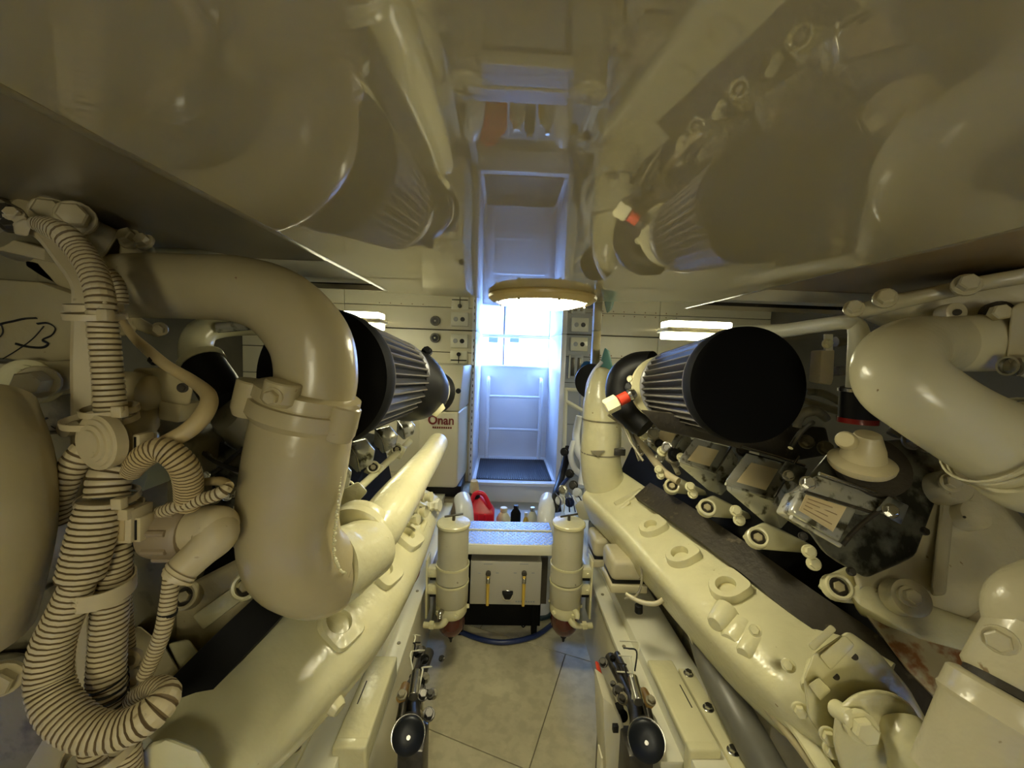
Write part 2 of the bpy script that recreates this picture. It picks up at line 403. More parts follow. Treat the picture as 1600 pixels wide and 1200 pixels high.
# entry compartment
struct(box('wall_back_lower', (XL - .03, YB, 0), (XR + .02, YB + .03, ZS - .035), 'entry', bev=.002))
struct(box('trim_5', (XL - .03, YB - .03, ZS - .035), (XR + .02, YB + .06, ZS - .012), 'entry', bev=.004))
struct(box('floor_entry', (XL - .03, YB + .04, ZS - .04), (XR + .03, YE, ZS - .012), 'entry', bev=0))
struct(box('wall_entry_left', (XL - .03, YB + .02, ZS - .03), (XL - .003, YE, ZC), 'entry', bev=.002))
struct(box('wall_entry_right', (XR + .003, YB + .02, ZS - .03), (XR + .03, YE, ZC), 'entry', bev=.002))
ZW = at(800, 572, YE).z
struct(box('wall_entry_back', (XL - .03, YE, ZS - .03), (XR + .03, YE + .025, ZW), 'entry', bev=.003))
# door jambs: hinge side strip with piano hinge
jb = struct(box('trim_6', (XL - .032, YB - .028, ZS - .02), (XL - .004, YB + .03, ZC - .001), 'entry', bev=.003))
for k in range(22):
    z = ZS + .01 + k * .045
    if z < ZC - .05: cyl('hinge_knuckle', (XL - .018, YB - .031, z), (XL - .018, YB - .031, z + .026), .0045, 'entry', jb, 8)
    if z < ZC - .05: cyl('hinge_pin', (XL - .018, YB - .030, z + .026), (XL - .018, YB - .030, z + .045), .003, 'darksteel', jb, 6)
struct(box('trim_7', (XR + .0, YB - .02, ZS - .02), (XR + .034, YB + .03, ZC - .001), 'entry', bev=.003))
# window frame over the entry
wf = struct(box('window_1', (XL, YE - .012, ZW - .012), (XR, YE + .012, ZW + .004), 'entry', bev=.002))
box('window_frame', (XL, YE - .012, ZC - .014), (XR, YE + .01, ZC - .001), 'entry', wf, bev=.002)
box('window_frame', (XR - .012, YE - .012, ZW), (XR, YE + .01, ZC - .001), 'entry', wf, bev=.002)
xm = at(789, 545, YE + .01).x
box('window_bar', (xm - .003, YE, ZW), (xm + .003, YE + .008, ZC - .014), 'steel', wf, bev=0)
# outside: bright cabinet seen through the opening
oc = thing('cockpit_cabinet', V(.1, 4.3, .2), 'bright white cabinet with two small grey vents outside the entry opening', 'cabinet')
xo = at(787, 540, 4.3).x
box('cabinet_door', (-.7, 4.3, .2), (xo - .008, 4.34, 1.75), 'outside', oc); box('cabinet_door', (xo + .008, 4.3, .2), (1.0, 4.34, 1.75), 'outside', oc)
box('cabinet_body', (-.7, 4.345, .2), (1.0, 4.7, 1.75), 'ventgrey', oc)
for xx in (771, 804):
    c = at(xx, 529, 4.3); box('vent', (c.x - .05, 4.292, c.z - .04), (c.x + .05, 4.302, c.z + .04), 'ventgrey', oc, bev=.002)
struct(box('floor_cockpit', (-1.8, YE + .03, .1), (1.9, 5.2, .2), 'outside', bev=0))
pl = bpy.data.lights.new('entry_portal', 'AREA'); pl.shape = 'RECTANGLE'; pl.size = XR - XL; pl.size_y = ZC - ZW; pl.cycles.is_portal = True
po = bpy.data.objects.new('entry_portal', pl); COL.objects.link(po); po.location = ((XL + XR) / 2, YE + .03, (ZC + ZW) / 2); po.rotation_euler = (R(-90), 0, 0)
struct(box('floor_platform', (-.45, 1.98, 0), (.62, YB, .22), 'bluegrey', bev=.004))

# ------------------------------------------------------------------ lamps
def puck(name, x, y, r, lab, lit='glow'):
    t = thing(name, V(x, y, ZC - .014), lab, 'ceiling light', 'round ceiling lights')
    lathe('trim_ring', V(x, y, ZC), (0, 0, -1), [(0, r * .98), (.004, r), (.010, r * .99), (.019, r * .90), (.021, r * .86), (.020, r * .80), (.010, r * .80)], 'lampring', t, 40)
    lathe('lens', V(x, y, ZC - .012), (0, 0, -1), [(0, r * .785), (.008, r * .782), (.015, r * .6), (.018, r * .3), (.019, .001)], lit, t, 40)
    for k in range(8):
        a = 2 * math.pi * (k + .3) / 8; bolt(V(x + math.cos(a) * r * .87, y + math.sin(a) * r * .87, ZC - .020), (0, 0, -1), .0035, t, 'steel', washer=False, name='screw')
    return t
lp = at(847, 466, .98)
puck('ceiling_light', lp.x, .98, .132, 'round cream ceiling light glowing over the aisle in front of the ladder')
puck('ceiling_light', .10, -.55, .132, 'round cream ceiling light over the aisle behind the viewpoint')
def tubelight(x0, x1, y0, y1, z, lab):
    t = thing('batten_light', V((x0 + x1) / 2, (y0 + y1) / 2, z - .05), lab, 'ceiling light')
    box('housing', (x0, y0, z - .012), (x1, y1, z - .001), 'white', t, bev=.003)
    box('diffuser', (x0 + .012, y0 + .012, z - .045), (x1 - .012, y1 - .012, z - .011), 'glow2', t, bev=.008)
c = at(1085, 512, 2.0)
tubelight(c.x - .16, c.x + .18, 1.94, 2.08, ZC, 'bright batten light under the ceiling beyond the right air filter')
t = thing('fill_light', V(.05, -1.26, 1.1), 'added round fill light on the unseen wall behind the viewpoint', 'fill light')  # unseen fill light, added behind the camera to brighten the near parts
lathe('fill_base', V(.05, -1.30, 1.1), (0, 1, 0), [(0, .17), (.02, .17), (.03, .155)], 'white', t, 36)
lathe('fill_lens', V(.05, -1.272, 1.1), (0, 1, 0), [(0, .15), (.02, .145), (.035, .09), (.04, .001)], 'glow3', t, 36)
tubelight(-1.02, -.64, 2.1, 2.24, ZC, 'bright batten light under the ceiling beyond the left air filter')

# ------------------------------------------------------------------ bulkhead fittings
def onwall(px, py, d=0.0): return at(px, py, YB - d)
def outlet(px, py, lab, wpx=26, hpx=21, dots=True, grp='white socket boxes on the far bulkhead'):
    c = onwall(px, py); w_, h_ = pr(wpx, YB) / 2, pr(hpx, YB) / 2
    t = thing('socket_box', V(c.x, YB, c.z - h_), lab, 'socket', grp)
    box('box_body', (c.x - w_, YB - .03, c.z - h_), (c.x + w_, YB, c.z + h_), 'white', t, bev=.003)
    for s, m_ in ((-.45, 'bluegrey'), (.35, 'black')):
        cyl('socket_hole', (c.x + s * w_, YB - .033, c.z), (c.x + s * w_, YB - .02, c.z), .016, m_, t, 14)
outlet(718, 533, 'white double socket box left of the doorway, beside the gauges')
outlet(904, 538, 'white double socket box right of the doorway')
c = onwall(717, 558); t = thing('switch_panel', V(c.x, YB, c.z - .04), 'pale switch panel with black knob under the left socket box', 'switch')
box('plate', (c.x - .06, YB - .012, c.z - .045), (c.x + .06, YB, c.z + .045), 'white', t)
cyl('knob', (c.x, YB - .03, c.z + .02), (c.x, YB - .01, c.z + .02), .014, 'black', t)
box('slot', (c.x - .055, YB - .014, c.z - .026), (c.x + .055, YB - .008, c.z - .018), 'black', t, bev=0)
cyl('stem', (c.x, YB - .018, c.z - .042), (c.x, YB - .018, c.z + .02), .003, 'black', t, 8)
c = onwall(680, 528); t = thing('gauge', V(c.x, YB, c.z - .03), 'round dark gauge on the far bulkhead left of the socket box', 'gauge')
cyl('bezel', (c.x, YB - .02, c.z), (c.x, YB + .002, c.z), .034, 'darksteel', t, 20); cyl('dial', (c.x, YB - .022, c.z), (c.x, YB - .015, c.z), .024, 'black', t, 20)
cyl('hub', (c.x, YB - .026, c.z), (c.x, YB - .015, c.z), .006, 'white', t, 8)
# grey breaker panel beneath the right socket box
c = onwall(899, 572); t = thing('breaker_panel', V(c.x, YB, c.z - .09), 'grey breaker panel with two dark switch columns right of the doorway', 'electrical panel')
box('panel_body', (c.x - .05, YB - .02, c.z - .09), (c.x + .05, YB, c.z + .08), 'bluegrey', t)
for s in (-1, 1): box('switch_column', (c.x + s * .022 - .012, YB - .026, c.z - .07), (c.x + s * .022 + .012, YB - .018, c.z + .06), 'darksteel', t, bev=.001)
box('pale_strip', (c.x - .05, YB - .024, c.z - .085), (c.x - .042, YB - .018, c.z + .075), 'white', t, bev=0)
c = onwall(917, 575); tag(lathe('blue_cover', V(c.x, YB, c.z), (0, -1, 0), [(0, .05), (.03, .048), (.05, .03), (.055, .005)], 'bluecover'), 'blue rounded cover on the bulkhead beside the grey breaker panel', 'cover')
# posts right of the doorway
c0 = at(930, 560, 2.3)
tag(box('ceiling_post', (c0.x - .022, 2.28, .25), (c0.x + .022, 2.325, ZC - .001), 'beige'), 'beige square post from deck to ceiling right of the doorway', 'post')
for q, (px, py, lab) in enumerate(((972, 478, None),)): pass
t = thing('teal_bracket', at(944, 560, 2.2), 'dark teal pointed bracket rising behind the right riser pipe', 'bracket')
hull('bracket_body', [at(934, 578, 2.2), at(958, 578, 2.2), at(945, 543, 2.2), at(952, 548, 2.2), at(936, 572, 2.28), at(957, 572, 2.28), at(946, 545, 2.28)], 'tealpaint', t, bev=.004)
t = thing('shelf_frame', at(890, 640, 2.5), 'white metal shelf frame with diagonal brace right of the ladder', 'frame')
def barpx(n, a, b, r, m_, par, ex=4.0): return sweep(n, [(*at(*a), r), (*at(*b), r)], m_, par, seg=8, ex=ex)
barpx('upright', (884, 606, 2.55), (879, 812, 2.55), .012, 'white', t); barpx('top_bar', (884, 608, 2.55), (925, 611, 2.5), .010, 'white', t)
barpx('brace', (886, 628, 2.55), (915, 645, 2.5), .012, 'white', t); barpx('rear_upright', (908, 606, 2.6), (905, 720, 2.6), .010, 'bluegrey', t)

# ------------------------------------------------------------------ ladder, mat
t = thing('ladder', V(.1, YE - .06, ZS), 'white tube ladder fixed to the wall under the entry opening', 'ladder')
xa, xb = at(763, 600, YE - .08).x, at(846, 600, YE - .08).x
zt = at(800, 593, YE - .08).z
for x in (xa, xb):
    bm = bmesh.new(); P = [(x, YE - .08, ZS - .01, .016), (x, YE - .08, zt - .09, .016), (x, YE - .075, zt - .03, .016), (x, YE - .05, zt, .016), (x, YE + .004, zt + .006, .016)]
    add_sweep(bm, P, 12); finish('ladder_rail', bm, 'entry', t)
for py in (620, 671):
    z = at(800, py, YE - .08).z; cyl('rung', (xa, YE - .08, z), (xb, YE - .08, z), .012, 'entry', t, 12)
mt = thing('entry_mat', V(.1, 3.0, ZS), 'dark ribbed rubber mat on the sill below the ladder', 'mat')
box('mat_sheet', (XL + .02, YB + .03, ZS - .0115), (XR - .02, YE - .12, ZS - .004), 'mat', mt, bev=.002)
bm = bmesh.new()
for k in range(34):
    x = XL + .03 + (XR - XL - .06) * k / 33; add_box(bm, (x - .003, YB + .04, ZS - .005), (x + .003, YE - .13, ZS + .001))
tag(finish('mat_rib', bm, 'mat', mt, 0), kind='stuff')

# ------------------------------------------------------------------ generator box
t = thing('generator', V(-.38, 2.5, .4), 'cream generator cabinet with dark red lettering left of the ladder', 'generator')
gy = 2.42
gx0, gx1 = at(655, 650, gy).x, at(716, 690, gy).x
zb, ztop = at(690, 762, gy).z, at(700, 571, gy).z
zmid = at(690, 643, gy).z
hull('enclosure', [V(gx0, gy, zb + .03), V(gx0 + .05, gy, zb), V(gx1 - .02, gy, zb), V(gx1, gy, zb + .01), V(gx1, gy, zmid), V(gx0, gy, zmid), V(gx0, YB - .01, zb), V(gx1 + .03, YB - .01, zb), V(gx1 + .03, YB - .01, zmid), V(gx0, YB - .01, zmid)], 'gencream', t, bev=.014, segs=3)
hull('hood', [V(gx0, gy, zmid + .004), V(gx1, gy, zmid + .004), V(gx1 + .02, gy + .03, ztop), V(gx0, gy + .03, ztop), V(gx0, YB - .01, zmid + .004), V(gx1 + .03, YB - .01, zmid + .004), V(gx1 + .05, YB - .01, ztop), V(gx0, YB - .01, ztop)], 'gencream', t, bev=.008)
c = at(716, 611, gy); cyl('vent_hole', (c.x, gy - .004, c.z), (c.x, gy + .02, c.z), .016, 'black', t)
c = at(690, 657, gy)
text('brand_lettering', 'Onan', V(c.x - .003, gy - .002, c.z), .078, 'brown', t, sx=.92)
for k in range(9):
    xq = c.x - .055 + k * .0135; box('small_print', (xq, gy - .0015, c.z - .050), (xq + .0095, gy + .001, c.z - .038), 'brown', t, bev=0)
box('base_tray', (gx0 + .02, gy + .04, zb - .07), (gx1 + .02, YB - .02, zb - .002), 'black', t)
box('mount_plinth', (gx0 - .05, gy + .0, .23), (gx1 + .06, YB - .02, zb - .075), 'dull', t)

# ------------------------------------------------------------------ fuel can, bottles, white cylinders behind the step
zp = .222
t = thing('fuel_can', V(-.18, 2.12, zp), 'red plastic fuel can with pale spout behind the left filter', 'fuel can')
cc = at(751, 805, 2.12)
hull('can_body', [V(cc.x + dx, 2.12 + dy, z) for dx in (-.075, .075) for dy in (-.05, .06) for z in (zp, .43)] + [V(cc.x - .06, 2.12, .50), V(cc.x - .01, 2.12, .51), V(cc.x - .01, 2.17, .51), V(cc.x - .06, 2.16, .50), V(cc.x + .06, 2.10, .45)], 'red', t, bev=.012, segs=3)
sweep('can_handle', [(cc.x - .05, 2.09, .49, .011), (cc.x - .03, 2.09, .535, .012), (cc.x + .015, 2.09, .53, .012), (cc.x + .055, 2.09, .455, .011)], 'red', t, seg=10)
for dx in (-.02, .02): box('can_rib', (cc.x + dx, 2.06, .25), (cc.x + dx + .012, 2.072, .43), 'red', t, bev=.003)
sweep('spout', [(cc.x - .035, 2.12, .51, .02), (cc.x - .038, 2.12, .55, .026), (cc.x - .04, 2.11, .60, .018)], 'conduit', t, seg=14)
cyl('spout_collar', (cc.x - .035, 2.12, .50), (cc.x - .036, 2.12, .53), .029, 'black', t)
def bottle(px, Y, r, h, m_, capm, lab, nm='bottle'):
    c = at(px, 800, Y); t = thing(nm, V(c.x, Y, zp), lab, 'bottle')
    lathe('bottle_body', V(c.x, Y, zp), (0, 0, 1), [(0, r * .9), (.005, r), (h * .72, r), (h * .82, r * .7), (h * .88, r * .42), (h * .9, r * .42)], m_, t, 20)
    cyl('bottle_cap', (c.x, Y, zp + h * .89), (c.x, Y, zp + h), r * .5, capm, t, 14)
bottle(787, 2.15, .040, .215, 'white', 'white', 'white plastic bottle standing behind the tread step')
bottle(822, 2.1, .018, .21, 'yellow', 'white', 'slim yellow bottle with white cap behind the tread step')
bottle(832, 2.2, .028, .20, 'white', 'steel', 'small pale bottle with metal cap behind the tread step')
bottle(806, 2.3, .03, .17, 'bilge', 'black', 'black bottle behind the tread step between pale bottles')
for px, Y, lab in ((727, 1.86, 'white rounded pipe end standing behind the left fuel filter'), (853, 1.88, 'white rounded pipe end standing behind the right fuel filter')):
    c = at(px, 800, Y); zt_ = at(px, 790, Y).z - .012
    t = thing('white_pipe', V(c.x, Y, 0), lab, 'pipe')
    r_ = .044; s_ = 1 if px > 800 else -1
    sweep('pipe_bend', [(c.x + s_ * .03, Y + .16, zt_ - .02, r_), (c.x + s_ * .01, Y + .06, zt_ - .035, r_), (c.x, Y, zt_ - .09, r_), (c.x, Y, zt_ - .2, r_), (c.x, Y, .002, r_)], 'entry', t, seg=18)
    ring('pipe_clamp', V(c.x, Y, zt_ - .16), (0, 0, 1), r_, .003, 'steel', t, .014)

# ------------------------------------------------------------------ step with tread plates
sx0, sx1 = -.21, .245
st = thing('tread_step', V(.02, 1.65, 0), 'diamond tread step between the two fuel filters', 'step')
zst = .510
for y0, y1 in ((1.58, 1.70), (1.712, 1.80)):
    box('tread_plate', (sx0, y0, zst - .006), (sx1, y1, zst), 'plate', st, bev=.0015, segs=1)
    bm = bmesh.new(); k = 0
    yy = y0 + .008
    while yy < y1 - .004:
        xx = sx0 + .006 + (.009 if k % 2 else 0); j = 0
        while xx < sx1 - .004:
            sgn = 1 if (j + k) % 2 else -1
            a = V(xx - .0078, yy - .005 * sgn, zst); b = V(xx + .0078, yy + .005 * sgn, zst); n_ = V(-(b - a).y, (b - a).x, 0).normalized() * .0030
            v = [bm.verts.new(q) for q in (a, (a + b) / 2 + n_, b, (a + b) / 2 - n_)]; tp = bm.verts.new((a + b) / 2 + V(0, 0, .0022))
            for i in range(4): bm.faces.new((v[i], v[(i + 1) % 4], tp))
            xx += .019; j += 1
        yy += .0145; k += 1
    tag(finish('tread_diamond', bm, 'tread', st, 0), kind='stuff')
box('step_lip', (sx0, 1.565, zst - .04), (sx1, 1.58, zst + .002), 'white', st, bev=.004)
box('step_divider', (sx0, 1.70, zst - .02), (sx1, 1.712, zst + .004), 'white', st, bev=.002)
for x in (sx0 + .045, sx1 - .07): box('step_leg', (x, 1.72, .003), (x + .025, 1.76, zst - .007), 'bilge', st, bev=.002)
box('step_riser', (sx0 + .03, 1.74, .04), (sx1 - .03, 1.755, zst - .01), 'bilge', st, bev=.001)
# control panel box under the lip
cy = 1.585
cp = thing('control_box', V(.02, cy, .31), 'grey filter control box with two yellow hoses and black knob under the step', 'control box')
x0, x1 = at(735, 900, cy).x, at(846, 900, cy).x; z0, z1 = at(800, 945, cy).z, at(800, 878, cy).z
box('box_body', (x0, cy, z0), (x1, cy + .17, z1), 'panelgrey', cp, bev=.003)
for px, s in ((763, ''), (819, '')):
    c = at(px, 895, cy); cyl('fitting_nut', (c.x, cy - .012, c.z), (c.x, cy + .004, c.z), .011, 'darksteel', cp, 12)
    sweep('gauge_hose', [(c.x, cy - .012, c.z - .008, .006), (c.x, cy - .016, c.z - .03, .007), (c.x, cy - .012, c.z - .075, .007), (c.x, cy - .008, z0 + .002, .006)], 'yellow', cp, seg=10)
    cyl('hose_ferrule', (c.x, cy - .015, c.z - .014), (c.x, cy - .016, c.z - .036), .0085, 'steel', cp, 12)
    d = at(px, 881, cy); box('dial_mark', (d.x - .018, cy - .0012, d.z - .002), (d.x + .018, cy + .001, d.z + .001), 'greymark', cp, bev=0)
    for s_ in (-1, 1):
        d = at(px + 14 * s_, 895, cy); box('dial_mark', (d.x - .006, cy - .0012, d.z - .002), (d.x + .006, cy + .001, d.z + .001), 'greymark', cp, bev=0)
c = at(793, 926, cy)
hull('selector_knob', [V(c.x - .024, cy - .018, c.z + .008), V(c.x + .024, cy - .018, c.z + .008), V(c.x - .024, cy, c.z + .01), V(c.x + .024, cy, c.z + .01), V(c.x - .012, cy - .018, c.z - .02), V(c.x + .012, cy - .018, c.z - .02), V(c.x, cy, c.z - .024)], 'black', cp, bev=.003)
cyl('knob_plate', (c.x, cy - .004, c.z - .012), (c.x, cy + .001, c.z - .012), .024, 'steel', cp, 20)
c = at(822, 941, cy)
for k in range(8): box('small_print', (c.x - .045 + k * .0105, cy - .0012, c.z), (c.x - .038 + k * .0105, cy + .001, c.z + .006), 'greymark', cp, bev=0)
box('side_gap', (x1 + .002, cy + .04, z0 - .02), (x1 + .03, cy + .1, z1), 'soot', cp, bev=0)
# hoses on the floor
def hosew(name, P, m_, lab, cat='hose', seg=14): return tag(sweep(name, P, m_, seg=seg), lab, cat)
a = lambda x, y, r, z=None: (*onz(x, y, z if z is not None else r + .0012), r)
hosew('floor_hose', [(*onz(700, 972, .05), .011), a(722, 988, .011), a(760, 1001, .011), a(795, 1003, .011), a(835, 994, .011), a(862, 976, .011), (*onz(880, 958, .05), .011)], 'blue', 'dark blue hose curving across the floor between the fuel filters')
hosew('drain_hose', [(*onz(712, 940, .12), .014), (*onz(735, 962, .02), .014), a(775, 968, .014), a(800, 955, .014), (*onz(815, 940, .04), .014)], 'teal', 'dark teal hose looped under the control box')
hosew('drain_hose', [(*onz(770, 938, .10), .012), a(800, 950, .012), a(840, 966, .012), (*onz(870, 955, .03), .012), (*onz(890, 935, .12), .012)], 'teal', 'dark teal hose running right under the control box')
hosew('thin_cable', [(*onz(812, 945, .14), .003), (*onz(812, 968, .03), .003), (*onz(818, 980, .004), .003), (*onz(825, 965, .03), .003), (*onz(824, 945, .12), .003)], 'black', 'thin black cable looping down from the control box', 'cable', 8)

# ------------------------------------------------------------------ fuel filters
def filt(px0, px1, side, Y, lab):
    ct = at(px0, 812, Y); zt_, = (ct.z,); x = ct.x; r = .0635
    t = thing('fuel_filter', V(x, Y, .17), lab, 'fuel filter')
    yb = lambda py: at(px0, py, Y).z
    z1_ = yb(818); z2 = yb(880); z3 = yb(906); z4 = yb(940)
    lathe('filter_canister', V(x, Y, z2), (0, 0, 1), [(0, r * .93), (z1_ - z2, r * .95)], 'panelcream', t, 32)
    lathe('filter_lid', V(x, Y, z1_), (0, 0, 1), [(-.008, r * .98), (-.004, r * 1.03), (.004, r * 1.03), (.008, r * .97), (.010, r * .5), (.013, r * .2), (.013, .002)], 'cream', t, 32)
    sweep('lid_t_handle', [(x - .035, Y - .008, z1_ + .030, .004), (x + .035, Y + .008, z1_ + .036, .004)], 'darksteel', t, seg=10)
    cyl('lid_screw', (x, Y, z1_ + .008), (x, Y, z1_ + .034), .006, 'darksteel', t, 10)
    lathe('filter_band', V(x, Y, z3), (0, 0, 1), [(.003, r * .9), (.006, r * 1.0), (z2 - z3 - .004, r * 1.0), (z2 - z3, r * .94)], 'panelcream', t, 32)
    lathe('filter_band', V(x, Y, z4), (0, 0, 1), [(0, r * .93), (.006, r * .98), (z3 - z4 - .004, r * 1.0), (z3 - z4, r * .95)], 'panelcream', t, 32)
    for z in (z3, z2): ring('band_clamp', V(x, Y, z - .002), (0, 0, 1), r * .985, .003, 'cream', t, .008, 32)
    lathe('filter_base', V(x, Y, z4 - .045), (0, 0, 1), [(0, r * .86), (.01, r * .95), (.03, r * .96), (.046, r * .92)], 'cream', t, 24)
    zz = z4 - .02
    for k in range(5):
        an = 2 * math.pi * k / 5 - 1.2; bolt(V(x + math.cos(an) * r * .88, Y + math.sin(an) * r * .88, zz), (math.cos(an), math.sin(an), 0), .0085, t, 'cream', h=.012)
    lathe('filter_bowl', V(x, Y, z4 - .045), (0, 0, -1), [(0, r * .84), (.03, r * .86), (.055, r * .80), (.078, r * .56), (.092, r * .28), (.098, .01)], 'amber', t, 28)
    lathe('drain_cock', V(x, Y, z4 - .140), (0, 0, -1), [(-.004, .012), (.008, .012), (.010, .008), (.028, .004)], 'black', t, 12)
    # bracket on the side of the rail
    bx = x + side * (r + .030)
    box('bracket_plate', (min(bx, bx + side * .008), Y - .02, z4 - .06), (max(bx, bx + side * .008), Y + .05, z2 + .02), 'cream', t, bev=.002)
    for z in (z2 - .035, z3 - .035):
        lo, hi = sorted((x + side * r * .8, bx)); b_ = box('bracket_lug', (lo, Y - .022, z - .014), (hi, Y + .02, z + .022), 'cream', t, bev=.004)
        bolt(V((lo + hi) / 2 + side * .008, Y - .022, z + .004), (0, -1, 0), .007, b_, 'cream')
        box('bracket_gap', (lo + .006, Y - .005, z - .034), (hi, Y + .02, z - .016), 'black', t, bev=.001)
    sweep('outlet_elbow', [(x + side * .01, Y - .045, z4 - .03, .013), (x + side * .025, Y - .055, z4 - .052, .013), (x + side * .05, Y - .055, z4 - .062, .011), (x + side * .10, Y - .05, z4 - .062, .011)], 'cream', t, seg=12)
    cyl('elbow_nut', (x + side * .06, Y - .053, z4 - .062), (x + side * .078, Y - .052, z4 - .062), .016, 'cream', t, 6)
    sweep('inlet_fitting', [(x + side * .02, Y - .03, z4 - .01, .011), (x + side * .035, Y - .062, z4 - .005, .011), (x + side * .035, Y - .075, z4 - .02, .009)], 'steel' if side < 0 else 'cream', t, seg=10)
filt(709, 0, -1, 1.5, 'cream cylindrical fuel filter with dark red bowl on the left engine bed')
filt(889, 0, 1, 1.5, 'cream cylindrical fuel filter with dark red bowl on the right engine bed')

# ------------------------------------------------------------------ small machinery right of the ladder
t = thing('hose_bundle', at(880, 760, 2.1), 'black hose and pale pipe bundle hanging right of the entry mat', 'hose')
sweep('black_hose', P4([(888, 698, 2.3, 5), (884, 720, 2.25, 6), (876, 748, 2.15, 6), (868, 775, 2.0, 6), (872, 800, 1.95, 6)]), 'black', t, seg=12)
sweep('black_hose', P4([(900, 735, 2.2, 3), (885, 750, 2.1, 3), (868, 772, 2.0, 3)]), 'blue', t, seg=8)
sweep('pale_hose', P4([(905, 650, 2.3, 5), (900, 680, 2.3, 6), (903, 705, 2.2, 6), (912, 725, 2.1, 6), (908, 760, 2.0, 6)]), 'entry', t, seg=12)
sweep('pale_hose', P4([(896, 690, 2.25, 4), (892, 712, 2.2, 5), (900, 735, 2.15, 5), (916, 745, 2.1, 5)]), 'entry', t, seg=12)
for px, py, Y, m_ in ((882, 706, 2.2, 'black'), (890, 740, 2.1, 'black'), (880, 765, 2.0, 'steel'), (890, 785, 1.95, 'blue'), (902, 770, 1.95, 'entry'), (896, 758, 2.0, 'darksteel'), (875, 782, 1.95, 'entry')):
    bolt(at(px, py, Y), (-.4, -1, .3), .018, t, m_)
for k in range(6): sweep('wire', [(*at(868 + 7 * k, 770 + 3 * (k % 3), 1.95), .003), (*at(876 + 6 * k, 782 - 4 * (k % 2), 1.9), .003), (*at(872 + 9 * k, 800, 1.9), .003)], ('blue', 'white', 'black')[k % 3], t, seg=6)
t = thing('pump_box', at(935, 815, 1.8), 'cream angular pump box behind the right fuel filter', 'box')
hull('pump_housing', [at(*p, y) for p in ((898, 790), (905, 782), (948, 786), (955, 796), (950, 815), (905, 812)) for y in (1.72, 1.86)], 'panelcream', t, bev=.006)
cyl('pump_foot', at(930, 812, 1.76), V(at(930, 812, 1.76).x, at(930, 812, 1.76).y, .37), .03, 'bluegrey', t, 16)

# ------------------------------------------------------------------ engine beds
def bed(px_in0, px_in1, side, lab):
    """side -1 left; inner top edge through two photo points at z .35"""
    z = .35
    a = onz(*px_in0, z); b = onz(*px_in1, z)
    xi = (a.x + b.x) / 2; s = side
    t = thing('engine_bed', V(xi + s * .1, 1.3, 0), lab, 'engine bed', None)
    def bx(n, x0, x1, y0, y1, z0, z1, m='white', bev=.003): return box(n, (min(x0, x1), y0, z0), (max(x0, x1), y1, z1), m, t, bev=bev)
    bx('inner_flange', xi, xi + s * .06, .853, 2.5, z - .018, z)
    bx('top_flange', xi + s * .055, xi + s * .20, .35, 2.5, z - .02, z + .042)
    bx('inner_web', xi + s * .012, xi + s * .035, .853, 2.5, .002, z - .017, 'wall')
    bx('outer_web', xi + s * .17, xi + s * .195, .35, 2.5, .002, z - .019, 'wall')
    bx('bolt_strip', xi + s * .135, xi + s * .175, .55, 1.07, z + .041, z + .053, 'cream', .002)
    for k in range(4): bolt(V(xi + s * .155, .72 + k * .11, z + .053), (0, 0, 1), .010, t, 'steel')
    for y in (1.22, 1.5): cyl('plug', (xi + s * .025, y, z - .002), (xi + s * .025, y, z + .003), .006, 'dull', t, 10)
    return xi, t
xiL, bedL = bed((654, 942), (612, 1085), -1, 'white painted engine bed rail left of the aisle')
xiR, bedR = bed((939, 945), (1002, 1115), 1, 'white painted engine bed rail right of the aisle')
# boxed end caps standing on the beds nearest the camera
for s, xi, lab in ((-1, xiL, 'cream boxed end stop on the left engine bed, nearest the camera'), (1, xiR, 'cream boxed end stop on the right engine bed, nearest the camera')):
    e0, e1 = (-.004, .072) if s < 0 else (.05, .125)
    t = thing('bed_end_stop', V(xi + s * .03, .95, .393), lab, 'bracket')
    x0, x1 = sorted((xi + s * e0, xi + s * e1))
    zl = .3925 if s > 0 else .3505
    box('stop_body', (x0, .84, zl), (x1, 1.09, .414), 'cream', t, bev=.006, segs=3)
    box('stop_nose', (x0, .822, .20), (x1, .8495, .413), 'cream', t, bev=.006, segs=3)
    box('slot_mark', ((x0 + x1) / 2 + s * .018, .93, .4135), ((x0 + x1) / 2 + s * .021, 1.0, .4145), 'soot', t, bev=0)
